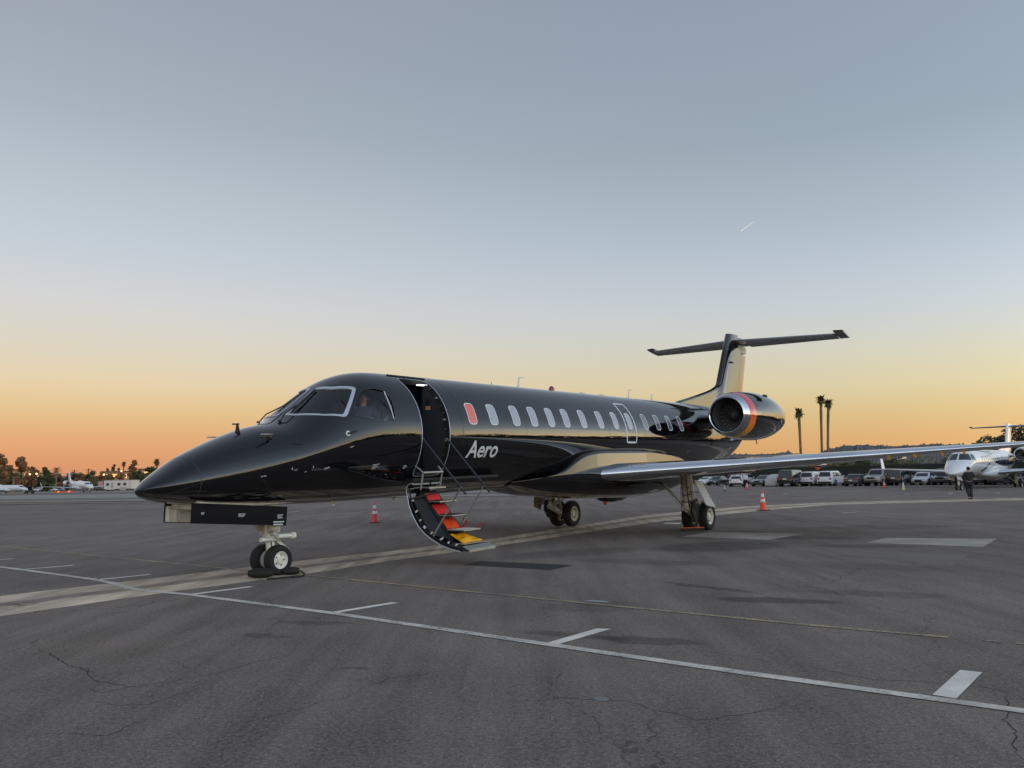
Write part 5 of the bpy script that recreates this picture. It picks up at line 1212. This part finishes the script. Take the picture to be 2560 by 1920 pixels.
# red and yellow things left on the stairs
def cloth_sheet(name, P, mt, seed, amp=.03, n=10):
    """draped sheet through a 4-corner patch in aircraft axes"""
    rnd = random.Random(seed); v = []; f = []
    a, b, c, d = [B(*p) for p in P]; ph = [rnd.uniform(0, 6) for _ in range(4)]
    for i in range(n + 1):
        for j in range(n + 1):
            u, w_ = i / n, j / n; p = (a * (1 - u) + b * u) * (1 - w_) + (d * (1 - u) + c * u) * w_
            z = amp * (math.sin(u * 9 + ph[0] + w_ * 4) * .6 + math.sin(w_ * 11 + ph[1] - u * 5) * .5); e = min(u, 1 - u, w_, 1 - w_) * 5
            v.append(p + Vector((0, -.4 * z * min(1, e), z * min(1, e) + .004 + .5 * amp * min(1, e))))
    for i in range(n):
        for j in range(n): k = i * (n + 1) + j; f.append((k, k + 1, k + n + 2, k + n + 1))
    o = mesh(name, v, f, mt, None, True); so = o.modifiers.new('solid', 'SOLIDIFY'); so.thickness = .006; o.matrix_world = MX; return o
o = cloth_sheet('yellow_bag', [(5.00, 1.47, .72), (5.36, 1.47, .72), (5.42, 1.88, .60), (4.96, 1.80, .58)], M['yellow'], 4, .045, 14); tag(o, 'crumpled yellow bag lying on the lowest steps of the airstairs', 'bag')
o = MB().tube([B(5.40, 1.45, .80), B(5.43, 1.52, .90), B(5.41, 1.46, .97)], .022, 8).tube([B(5.42, 1.76, .82), B(5.45, 1.82, .86), B(5.47, 1.84, .88)], .02, 8).tube([B(5.38, 1.46, .80), B(5.42, 1.50, .72), B(5.40, 1.58, .66)], .014, 6).build('red_strap', mat('red_strap', (.28, .03, .04), .7)); o.matrix_world = MX; tag(o, 'dark red strap tied near the lower steps of the airstairs', 'strap')

# chocks
def chock_bag(a, ln, dp, ht, rot, parent):
    b = MB(); secs = []
    for i in range(9):
        t = i / 8; q = math.sin(math.pi * min(max(t, .04), .96)) ** .22; secs.append([Vector((a.x + (t - .5) * ln * math.cos(rot) - dp * q * .5 * math.cos(k) * math.sin(rot), a.y + (t - .5) * ln * math.sin(rot) + dp * q * .5 * math.cos(k) * math.cos(rot), max(.002, ht * .5 + ht * .5 * q * math.sin(k)))) for k in [2 * math.pi * j / 14 for j in range(14)]])
    return loft('sandbag', secs, M['bagcloth'], parent)
M['bagcloth'] = mat('black_canvas', (.016, .0145, .013), .75, bump=(60, .003, .5))
ch = thing('wheel_chock', 'pair of black sandbag chocks with a rope loop at the nose wheels', 'wheel chock')
g1 = gnd(652, 1445); g2 = gnd(727, 1437); g3 = gnd(690, 1449)
chock_bag(g1, .37, .19, .15, R(4), ch); chock_bag(g2, .26, .15, .12, R(14), ch)
MB().bar(gnd(668, 1450) + Vector((0, 0, .015)), gnd(735, 1444) + Vector((0, 0, .02)), .05, .012).build('strap', M['bagcloth'], ch)
MB().tube([gnd(728, 1446) + Vector((0, 0, .012)), gnd(745, 1444) + Vector((0, 0, .012)), gnd(759, 1441) + Vector((0, 0, .014)), gnd(761, 1436) + Vector((0, 0, .016)), gnd(754, 1431) + Vector((0, 0, .02)), gnd(744, 1431) + Vector((0, 0, .03)), gnd(738, 1432) + Vector((0, 0, .05))], .011, 8).build('rope', M['bagcloth'], ch)
ch = thing('wheel_chock', 'long orange and black chock in front of the left main wheels', 'wheel chock')
a = gnd(1704, 1327.5); b_ = gnd(1760, 1326)
MB().bar(a + Vector((0, 0, .035)), b_ + Vector((0, 0, .035)), .12, .066).build('rubber_block', M['dark'], ch, .01); MB().bar(a + Vector((.0, -.04, .082)), b_ + Vector((0, -.04, .082)), .05, .022).build('orange_bar', M['orange'], ch, .006)

# ---------------------------------------------------------------- other jets
def ground_mtx(x, y, ang, s, dx=2.32):
    """nose wheel at x, y; ang = direction of the tail"""
    T = Matrix.Rotation(R(ang), 4, 'Z') @ Matrix.Scale(s, 4); L = Matrix(((1, 0, 0, 0), (0, 1, 0, 0), (.0226, 0, 1, -.334), (0, 0, 0, 1)))
    return Matrix.Translation((x, y, 0)) @ T @ Matrix.Translation((-dx, 0, 0)) @ L
navy = mat('navy_paint', (.012, .016, .045), .12, coat=.4); greyp = mat('grey_stripe_paint', (.25, .28, .33), .25)
wg_ = mat('white_jet_glass', (.02, .03, .035), .06, coat=.6)
WST = dict(paint=M['white'], band=None, pane=(mat('white_jet_cabin_window', (.05, .055, .06), .1), mat('white_jet_cabin_window2', (.05, .055, .06), .1)), glass=wg_, le=M['chrome'], geardoor=M['white'], winglet=True)
gn = gnd(2398, 1225)
wj = jet_empty('white private jet with winglets and dark swoosh stripes, facing the camera at the right edge', ground_mtx(gn.x, gn.y, 49.3, .87))
build_jet(wj, WST, False)
cvp = lambda L: dens([(a, R(b) * A0) for a, b in L], .25)
patch('swoosh', cvp([(6.2, 128), (8.4, 92), (8.9, 90), (7.3, 124), (6.8, 132)]), navy, wj, .012, 1, 4)
patch('swoosh', cvp([(10.2, 88), (12, 82), (15, 80), (17.5, 84), (19, 92), (17, 112), (13.5, 106), (11.5, 96)]), navy, wj, .006, 1, 6)
patch('swoosh', cvp([(7.0, 22), (9.5, 40), (12, 30), (12.5, 24), (10, 30), (8, 14)]), greyp, wj, .006, 1, 5)
wl = copy_tree(wj); wl['label'] = 'small white jet with a T tail parked by the trees in the left distance'
gl = gnd(224, 1231); wl.matrix_world = ground_mtx(gl.x, gl.y, 133, .64)
w2 = copy_tree(wj); w2['label'] = 'white jet with a dark tail fin cut by the left edge of the photo'
gl = gnd(60, 1233); w2.matrix_world = ground_mtx(gl.x, gl.y, 160, .50)
for ch_ in w2.children:
    if ch_.name.startswith('fin'): ch_.data = ch_.data.copy(); ch_.data.materials[0] = navy
for r_ in (wl, w2):
    for ch_ in list(r_.children):
        if ch_.name.startswith(('swoosh', 'cabin_window')): bpy.data.objects.remove(ch_)

# ---------------------------------------------------------------- people on the apron
g = gnd(2426, 1249.5)
person('person in a dark jacket, dark trousers and cap walking away towards the white jet', (g.x, g.y, .02), R(178), .88,
       dict(kl=(.09, -.10, .50), al=(.075, .10, .11), tl=(.08, -.02, .03), kr=(-.07, .0, .50), ar=(-.06, .06, .09), tr=(-.07, -.10, .03), sl=(.20, .02, 1.42), el=(.31, -.02, 1.20), wl=(.20, -.20, 1.13), hl=(.14, -.25, 1.15), sr=(-.20, .02, 1.42), er=(-.32, -.04, 1.22), wr=(-.20, -.20, 1.38), hr=(-.15, -.22, 1.46)),
       (.018, .019, .028), (.016, .018, .024), (.012, .012, .014), skinm)
g = gnd(1868, 1223.5)
person('person in white shirt and black trousers facing the camera before the parked cars', (g.x, g.y + .5, .02), R(-10), .86, dict(tl=(.16, -.15, .04), al=(.14, .02, .09), ar=(-.14, .02, .09), tr=(-.16, -.15, .04)), (.60, .60, .62), (.012, .012, .014), (.05, .035, .03), skinm)

# ---------------------------------------------------------------- cones
g = gnd(937, 1307); cone('pink red traffic cone with white bands under the forward fuselage', g, .97, M['cone_pink'], base=mat('cone_base_red', (.10, .02, .02), .6))
g = gnd(1908, 1276); cone('bright orange traffic cone with two white bands beside the gutter strip', g, 1.06, M['cone_orange'], rz=.5)
g = gnd(1812, 1229); cone('small dark teal traffic cone left of the person in the white shirt', g, .74, M['cone_dark'])
g = gnd(1868, 1224); cone('small pink red cone at the feet of the person in the white shirt', g, .88, M['cone_pink'])
g = gnd(2211, 1220); cone('small orange cone in front of the silver pickup truck', g, .85, M['cone_orange'])
g = gnd(2259, 1226); cone('pale green cone between the black suv and the white sedan', g, .9, M['cone_green'])

# ---------------------------------------------------------------- parked cars, right
HD = 49
def pc(px, py, kind, col, label, face='rear', s=.86, dh=0, dd=0):
    g = gnd(px, py); a = R(HD + dh) if face == 'rear' else R(HD + 180 + dh)
    d = Vector((math.cos(R(HD + dh)), math.sin(R(HD + dh)), 0)); c_ = g + d * (2.2 * s + dd)
    return tag(car(kind, col, label, (c_.x, c_.y, 0), a, s), group='vehicles parked along the right hand fence')
wh_, bk_, gr_, sv_ = (.66, .67, .69), (.012, .012, .014), (.035, .037, .042), (.38, .39, .41)
pc(1751, 1212, 'coupe', wh_, 'white car nearest the main landing gear, half hidden by the gear door', 'front', .8)
pc(1778, 1214, 'sedan', bk_, 'black sedan right of the landing gear door, nose to the camera', 'front', .82)
pc(1803, 1212.5, 'suv', (.10, .014, .012), 'dark red suv behind the white sedan near the wing', 'rear', .78, 0, 3)
pc(1826, 1211.5, 'suv', wh_, 'white suv behind the white sedan, only its roof and rear showing', 'rear', .82, 0, 3)
pc(1840, 1216.5, 'sedan', (.62, .62, .64), 'silver white sedan, rear towards the camera, left of the person in white', 'rear', .88, 22)
pc(1893, 1216, 'coupe', gr_, 'dark grey sports coupe facing the camera, right of the person in white', 'front', .9)
pc(1966, 1216.5, 'bigsuv', bk_, 'large black suv seen from behind beside the covered silver car', 'rear', .90)
pc(2017, 1215.5, 'suv', wh_, 'white suv between the large black suv and another white suv', 'rear', .88)
pc(2063, 1215.5, 'suv', (.70, .70, .72), 'white suv left of the dark sedan', 'rear', .90)
pc(2128, 1216, 'sedan', (.03, .032, .038), 'dark grey sedan seen from behind, right of two white suvs', 'rear', .84)
pc(2182, 1215, 'pickup', (.30, .29, .27), 'silver grey pickup truck facing the camera behind the small orange cone', 'front', .86)
pc(2236, 1214, 'bigsuv', (.015, .015, .02), 'black suv seen from behind between the pickup truck and the white sedan', 'rear', .84)
pc(2297, 1213, 'sedan', wh_, 'white sedan facing the camera, left of the white jet nose', 'front', .90)
pc(2352, 1213, 'bigsuv', (.02, .022, .028), 'black suv with a big grille facing the camera beside the white jet nose', 'front', .84)
pc(2535, 1217, 'suv', (.03, .04, .05), 'dark suv under the wing of the white jet', 'front', .80, 0, 4)
for px, lb, col in ((2420, 'dark car glimpsed beyond the nose wheels of the white jet', (.02, .02, .025)), (2470, 'dark car behind the walking person and the white jet', (.04, .045, .05))): pc(px, 1214, 'sedan', col, lb, 'rear', .84, 0, 3)
pc(1857, 1208, 'van', wh_, 'white van parked behind the person in the white shirt', 'rear', .66, 10, 8)
# covered car
g = gnd(1930, 1216); t = thing('covered_car', 'car under a silver grey dust cover left of the large black suv', 'car', (g.x + 1.2, g.y + 1.7, 0), R(HD), 'vehicles parked along the right hand fence', .86)
secs = []
for i in range(15):
    u = i / 14; x = -2.35 + 4.7 * u; hgt = [.75, 1.12, 1.36, 1.47, 1.52, 1.54, 1.53, 1.48, 1.38, 1.2, 1.05, .98, .94, .88, .66][i]; hw = [.72, .88, .94, .96, .97, .97, .97, .96, .95, .95, .95, .94, .92, .86, .66][i]
    secs.append([Vector((x, y * hw, z)) for y, z in ((-.98, .12), (-1.0, .5), (-.95, hgt * .72), (-.68, hgt * .95), (-.3, hgt), (.3, hgt), (.68, hgt * .95), (.95, hgt * .72), (1.0, .5), (.98, .12))])
loft('cover', secs, mat('car_cover', (.46, .46, .47), .55, bump=(7, .03, .5)), t)
MB().box(-2.38, -2.36, -.45, .45, .45, .95).build('rear_panel', mat('cover_panel', (.55, .55, .56), .5), t)
for x in (-1.35, 1.4):
    for y in (-.8, .8): MB().lathe([(-.1, .01), (-.1, .3), (.1, .3), (.1, .01)], (x, y, .30), (0, 1, 0), 14).build('wheel', M['rubber'], t)

# ---------------------------------------------------------------- screened fence and planting behind the cars
F0, F1 = Vector((22, 150, 0)), Vector((55, 61, 0)); ft_ = thing('fence', 'long chain link fence with dark green screen behind the parked cars', 'fence', F0)
dF = (F1 - F0); nF = 30; scr = mat('green_screen', (.022, .033, .027), .9, var=(.4, .25)); pst = mat('fence_post', (.05, .055, .05), .6)
for i in range(nF):
    a = dF * (i / nF); b = dF * ((i + 1) / nF); b2 = a + (b - a) * .995
    fp = MB(); fp.prism([a + Vector((0, 0, .08)), b2 + Vector((0, 0, .08)), b2 + Vector((0, 0, 2.12)), a + Vector((0, 0, 2.12))], (-.02, -.01, 0)); fp.build('screen_panel', scr, ft_)
    MB().tube([a + Vector((.05, .02, 0)), a + Vector((.05, .02, 2.25))], .035, 6).build('post', pst, ft_)
MB().tube([Vector((.05, .02, 2.2)), dF + Vector((.05, .02, 2.2))], .025, 6).build('top_rail', pst, ft_)
LMK = [(1760, 'white car by the landing gear'), (1800, 'dark red suv'), (1843, 'silver white sedan'), (1895, 'grey sports coupe'), (1930, 'covered car'), (1966, 'large black suv'), (2017, 'left one of two white suvs'), (2063, 'right one of two white suvs'), (2128, 'dark grey sedan'), (2182, 'silver pickup'), (2236, 'black suv beside the pickup'), (2297, 'white sedan'), (2352, 'suv beside the white jet'), (2440, 'nose of the white jet'), (2530, 'wing of the white jet')]
shr = []
rnd = random.Random(12); nrm = Vector((dF.y, -dF.x, 0)).normalized() * -1
if nrm.x < 0: nrm = -nrm
for i in range(34):
    u = (i + .5) / 34; p = F0 + dF * u + nrm * (1.6 + rnd.uniform(0, 2.2)); h = rnd.uniform(2.7, 3.4) + (.5 if u > .45 else -.1); mt = M[rnd.choice(['leaf_olive', 'leaf_dark', 'leaf_olive', 'leaf_grey', 'leaf_rust_glow'] if u < .5 else ['leaf_dark', 'leaf_olive', 'leaf_dark'])]
    cn = {'leaf_olive': 'olive', 'leaf_dark': 'dark green', 'leaf_grey': 'grey green', 'leaf_rust_glow': 'rusty brown'}[[k for k in ('leaf_olive', 'leaf_dark', 'leaf_grey', 'leaf_rust_glow') if M[k] == mt][0]]
    px_ = 1280 + F_PX * (p.x / p.y); lm = min(LMK, key=lambda q: abs(q[0] - px_)); shr.append([px_, cn, lm[1], None])
    shr[-1][3] = shrub('shrub', p, h, rnd.uniform(1.7, 2.4), mt, 420, i, 'shrubs behind the screened fence')
for lmk in set(q[2] for q in shr):
    gr = sorted([q for q in shr if q[2] == lmk], key=lambda q: q[0])
    for k, q in enumerate(gr):
        od = '' if len(gr) == 1 else ', ' + ['leftmost', 'second', 'third', 'fourth', 'fifth', 'sixth', 'seventh', 'eighth', 'ninth', 'tenth'][min(k, 9)] + ' of its group'
        q[3]['label'] = f'{q[1]} shrub behind fence above {lmk}{od}'
# three tall palms
for px, top_, base, dd, lb, sd in ((2005, 1027, 1997, 121, 'shortest of the three tall fan palms, leaning left behind the fence', 1), (2057, 993, 2052, 126, 'tallest of the three tall fan palms, in the middle', 2), (2071, 1003, 2071, 128, 'tall fan palm at the right of the group of three', 3)):
    g = at(px, 1190, dd); tp = at(base, top_ + 5, dd); palm(lb, (g.x, g.y, 0), tp.z, M['palmleaf'], 'fan', sd, 'three tall fan palms', (tp.x - g.x, 0), .92, .20)
# tall loose trees behind the white jet
for i, (px, tp_, w_, dd) in enumerate(((2452, 1100, 1.7, 104), (2478, 1084, 2.0, 108), (2512, 1086, 2.1, 106), (2545, 1066, 2.6, 104), (2578, 1048, 3.2, 102), (2610, 1060, 3, 100))):
    g = at(px, 1190, dd); z = at(px, tp_, dd).z
    tree(('low dark tree left of the tail of the white jet', 'bushy dark tree behind the tail of the white jet, second from the left', 'dark open tree just left of the white jet fin', 'tall open tree behind the fin of the white jet', 'tallest dark tree at the right edge behind the white jet', 'dark tree just outside the right edge')[i], (g.x, g.y, 0), z, w_, M['leaf_dark'], 520, 'trees behind the white jet', seed=i + 40, crown0=.30, leaf=.26)
# round red sign on the fence
g = at(2044, 1168, 98); t = thing('round_sign', 'round red sign on a post against the green fence screen', 'sign', (g.x, g.y, 0)); MB().tube([(0, 0, 0), (0, 0, g.z)], .03, 6).build('post', pst, t); MB().lathe([(-.01, .002), (-.01, .30), (.01, .30), (.01, .002)], (0, -.05, g.z), (0, 1, 0), 20).build('sign_face', mat('sign_red', (.60, .03, .025), .4), t)

# ---------------------------------------------------------------- left distance
def tl(px, top_, w_, d, kind, lb, sd, **k):
    g = at(px, 1200, d); z = at(px, top_, d).z; r = w_ / F_PX * d / 2
    if kind == 'palm': return palm(lb, (g.x, g.y, 0), z - .4, M['palmleaf'], 'fan', sd, None, (0, 0), r * 1.15, .22)
    if kind == 'feather': return palm(lb, (g.x, g.y, 0), z - 1.3, M[k.get('m', 'palmleaf')], 'feather', sd, None, (0, 0), r / 2.0, .28)
    return tree(lb, (g.x, g.y, 0), z, r, M[k.get('m', 'leaf_dark')], k.get('n', 700), None, seed=sd, crown0=k.get('c0', .12), leaf=k.get('leaf', .5))
tl(2, 1135, 46, 232, 'tree', 'rust coloured tree cut by the left edge', 1, m='leaf_rust_glow')
tl(34, 1176, 36, 205, 'feather', 'drooping feathery palm in front of the big rust coloured tree', 2, m='leaf_olive')
tl(52, 1141, 50, 236, 'tree', 'big rust coloured tree with an open crown, tallest at far left', 3, m='leaf_rust_glow', n=1100)
tl(24, 1162, 36, 240, 'tree', 'rusty tree left of and below the tallest tree', 31, m='leaf_rust_glow')
tl(81, 1166, 34, 240, 'tree', 'reddish rounded tree right of the tallest tree', 4, m='leaf_rust_glow')
tl(111, 1168, 26, 242, 'tree', 'small dark rounded tree left of the white tail fin', 5)
tl(140, 1164, 30, 225, 'feather', 'feathery palm standing just above the white tail fin', 6, m='leaf_rust_glow')
tl(120, 1190, 36, 214, 'tree', 'round dark green tree beside the white tail fin', 7, m='leaf_dark', c0=.05)
tl(200, 1183, 20, 245, 'tree', 'low rusty tree between the two utility poles', 8, m='leaf_rust_glow')
tl(232, 1177, 26, 236, 'tree', 'olive tree above the nose of the small white jet', 9, m='leaf_olive')
tl(219, 1186, 18, 238, 'tree', 'dark narrow tree beside the second utility pole', 30, m='leaf_dark')
tl(255, 1179, 22, 244, 'tree', 'low reddish tree left of the lit buildings', 10, m='leaf_rust_glow')
tl(334, 1150, 27, 240, 'tree', 'tall rust coloured tree rising right of the lit buildings', 11, m='leaf_rust_glow', n=1000)
tl(347, 1176, 34, 236, 'tree', 'dark green tree beside the black jet nose', 12, m='leaf_dark')
tl(378, 1168, 46, 228, 'tree', 'dark tree partly hidden by the black jet nose', 13, m='leaf_dark')
tl(268, 1172, 10, 300, 'palm', 'tiny fan palm, leftmost of the distant palms', 14)
tl(281, 1168, 12, 300, 'palm', 'shorter fan palm left of the tallest distant pair', 15)
tl(285, 1160, 9, 300, 'palm', 'slim fan palm close beside a shorter one', 16)
tl(296, 1170, 9, 300, 'palm', 'small fan palm between two taller ones', 17)
tl(308, 1156, 13, 300, 'palm', 'tallest of the distant fan palms left of the rusty tree', 18)
tl(391, 1151, 20, 235, 'palm', 'fan palm just above the black jet nose', 19)
for i, px in enumerate(range(-60, 460, 26)):
    lmk = min([(0, 'left edge of the photo'), (30, 'feathery palm'), (75, 'two bright lamps'), (120, 'round dark green tree'), (158, 'white tail fin'), (185, 'first utility pole'), (220, 'second utility pole'), (270, 'left end of the trailer'), (320, 'right end of the trailer'), (375, 'tip of the black nose'), (436, 'forward fuselage of the black jet')], key=lambda q: abs(q[0] - px))[1]
    tl(px + random.Random(i).uniform(-8, 8), 1184 + random.Random(i + 50).uniform(-5, 5), 44, 250, 'tree', f"{['dark', 'olive', 'rusty'][i % 3]} low tree in the far belt behind the {lmk}" + (', outermost' if px > 440 else ''), 60 + i, m=['leaf_dark', 'leaf_olive', 'leaf_rust_glow'][i % 3], c0=.02, n=650)['group'] = 'low belt of trees beyond the runway'
# utility poles
for px, top_, lb in ((185, 1174, 'utility pole with one crossarm left of the olive tree'), (220, 1171, 'utility pole with two crossarms above the small white jet')):
    g = at(px, 1200, 262); z = at(px, top_, 262).z; t = thing('utility_pole', lb, 'utility pole', (g.x, g.y, 0)); MB().tube([(0, 0, 0), (0, 0, z)], .14, 6).build('pole', M['bark'], t); MB().box(-.9, .9, -.06, .06, z - .5, z - .35).build('crossarm', M['bark'], t)
    if px > 200: MB().box(-.8, .8, -.06, .06, z - 1.2, z - 1.05).build('crossarm', M['bark'], t)
# lit buildings behind the trees
tanw = mat('tan_wall', (.50, .30, .17), .8); roofm = mat('flat_roof', (.16, .12, .10), .8); lit = mat('lit_window', (1, .6, .25), .5, emis=(1.0, .50, .16), es=1.1)
for x0, x1, top_, d, lb, wins in ((258, 316, 1180.5, 262, 'long low building with lit windows behind the trees left of the jet nose', 9), (72, 98, 1184, 255, 'low orange building with two lamps behind the rust coloured trees', 2), (-40, 16, 1176, 250, 'building glowing orange at the left edge', 4), (345, 372, 1174, 270, 'low building with lights between the tree and the jet nose', 3)):
    a = at(x0, 1200, d); b = at(x1, 1200, d); z = at(x0, top_, d).z; t = thing('building', lb, 'building', ((a.x + b.x) / 2, d, 0)); w_ = (b.x - a.x) / 2
    MB().box(-w_, w_, 0, 9, 0, z).build('wall', tanw, t); MB().box(-w_ - .4, w_ + .4, -.5, 9.5, z, z + .3).build('roof', roofm, t)
    for i in range(wins):
        x = -w_ + 2 * w_ * (i + .5) / wins; fr_ = MB().box(x - .5, x + .5, -.06, -.01, z - 1.9, z - .7).build('window', lit, t)
for px, py, lb in ((75, 1185.5, 'left one of the pair of bright lamps by the low orange building'), (92, 1184.5, 'right one of the pair of bright lamps by the low orange building'), (260, 1186.5, 'bright yellow lamp at the left end of the long low building'), (304, 1178, 'bright lamp above the roof of the long low building')):
    g = at(px, py, 205 if px < 300 else 250); t = thing('street_lamp', lb, 'street lamp', (g.x, g.y, 0)); MB().tube([(0, 0, 0), (0, 0, g.z)], .07, 6).build('pole', pst, t)
    MB().lathe([(-.22, .01), (-.15, .16), (0, .22), (.15, .16), (.22, .01)], (0, -.1, g.z), (0, 0, 1), 10).build('lamp_globe', mat('lamp_glow', (1, .8, .5), .5, emis=(1, .62, .22), es=2.5), t)
# white office trailer
a = gnd(258, 1226.3); b = gnd(336, 1225.0); b = Vector((b.x * a.y / b.y * 1.0, a.y - 1.5, 0)); t = thing('office_trailer', 'white office trailer with dark windows on the far apron left of the jet nose', 'trailer', a, math.atan2(b.y - a.y, b.x - a.x))
Lt = (b - a).length; trw = mat('trailer_white', (.66, .61, .56), .6); trd = mat('trailer_line', (.40, .36, .33), .7); hT = 2.45
MB().box(0, Lt, 0, 3.0, .35, hT).build('wall', trw, t); MB().box(-.06, Lt + .06, -.06, 3.06, hT, hT + .1).build('roof', trd, t); MB().box(.1, Lt - .1, .1, 2.9, 0, .35).build('skirt', M['darkgrey'], t)
for x in (.9, 4.1, 5.75): w_ = MB().box(x * Lt / 8.2 - .05, x * Lt / 8.2 + .85, -.05, .0, 1.15, 1.85).build('window_frame', trd, t); MB().box(x * Lt / 8.2 + .02, x * Lt / 8.2 + .78, -.065, -.05, 1.2, 1.8).build('pane', M['carglass'], w_)
MB().box(2.1, 2.75, -.05, 0, .4, 2.0).build('door', trd, t); MB().box(7.3, 7.34, -.04, 0, .4, 2.3).build('seam', trd, t); MB().box(5.3, 6.5, -1.0, -.1, 0, .75).build('porch', trd, t); MB().box(-1.6, -.1, .1, 1.4, .2, 2.3).build('end_wall', mat('trailer_end', (.45, .30, .29), .7), t)
# far vehicles on the left
for px, py, kind, col, lb in ((95, 1228.5, 'suv', wh_, 'white suv behind the wing of the small white jet, leftmost'), (112, 1228.5, 'sedan', bk_, 'dark car between two white cars under the wing of the small white jet'), (128, 1228.5, 'sedan', wh_, 'white car under the wing of the small white jet'), (146, 1228, 'sedan', (.25, .3, .4), 'blue grey car near the tail of the small white jet'),
                              (6, 1229, 'sedan', (.5, .52, .56), 'pale car at the far left edge'), (245, 1226.5, 'sedan', bk_, 'dark car left of the white trailer')):
    g = gnd(px, py); car(kind, col, lb, g, R(180 if px < 200 else 160), .62)
g = gnd(74, 1234); t = thing('baggage_tug', 'small dark tug parked below the winglet of the small white jet', 'tug', g, .3, None, .8); MB().box(-1.0, 1.0, -.6, .6, .3, .8).build('body', M['darkgrey'], t, .05); MB().box(-.3, .6, -.55, .55, .8, 1.75).build('cab', M['carglass'], t, .05); MB().box(-.4, .7, -.6, .6, 1.75, 1.85).build('roof', M['brown'], t)
for x in (-.65, .65):
    for y in (-.6, .6): MB().lathe([(-.08, .01), (-.08, .28), (.08, .28), (.08, .01)], (x, y, .28), (0, 1, 0), 12).build('wheel', M['rubber'], t)
g = gnd(160, 1232.5); t = thing('barricade', 'low orange and white barricade lights in front of the small white jet', 'barricade', g)
MB().box(-1.9, 1.9, -.1, .1, .1, .36).build('board', M['orange'], t)
for x in (-1.0, 1.0): MB().box(x - .22, x + .22, -.13, -.1, .16, .32).build('stripe', mat('amber_light', (1, .5, .2), .4, emis=(1, .45, .2), es=.5), t)
g = gnd(275, 1227.5); t = thing('ground_cart', 'small white cart in front of the trailer', 'cart', g, .1, None, .8); MB().box(-1.0, 1.0, -.5, .5, .35, .7).build('bed', trw, t, .03); MB().bar((1.0, 0, .4), (1.9, 0, .25), .06).build('tow_bar', M['brown'], t)
for x in (-.6, .6):
    for y in (-.5, .5): MB().lathe([(-.06, .01), (-.06, .22), (.06, .22), (.06, .01)], (x, y, .22), (0, 1, 0), 12).build('wheel', M['rubber'], t)

# ---------------------------------------------------------------- woods round the rest of the airfield (they show in the paint)
rnd = random.Random(33); cl = []
for i in range(420):
    az = R(rnd.uniform(40, 318)); d = rnd.uniform(105, 150); h = rnd.uniform(4.0, 7.5) + (rnd.random() < .12) * 3; cl.append((math.sin(az) * d, math.cos(az) * d, h * .45, h * .62, 1.6))
o = leafmesh('woods', cl, 26000, .95, M['leaf_dark'], None, rnd, .75); tagS(o, 'stuff')
for i, (az, d, h) in enumerate(((62, 120, 9), (70, 118, 7), (84, 125, 10), (96, 116, 8), (140, 110, 10), (165, 118, 8))):
    tree(['tall dark tree right of the picture mirrored in the black fuselage', 'lower dark tree beside the tallest one mirrored in the fuselage', 'broad dark tree mirrored in the fuselage near the cabin door', 'dark tree mirrored in the nose of the black jet', 'tall dark tree behind the camera on the right', 'dark tree straight behind the camera'][i], (math.sin(R(az)) * d, math.cos(R(az)) * d, 0), h, 3.5, M['leaf_dark'], 420, 'trees mirrored in the paint', seed=80 + i)
# contrail
a = at(1851, 578, 3800); b = at(1888, 553, 3900); o = MB().tube([a, a.lerp(b, .5), b], [1.8, 1.4, .4], 8).build('contrail', mat('contrail_white', (.85, .84, .84), 1.0, emis=(.9, .88, .88), es=.04)); tag(o, 'short thin white contrail high in the sky at the upper right', 'contrail')
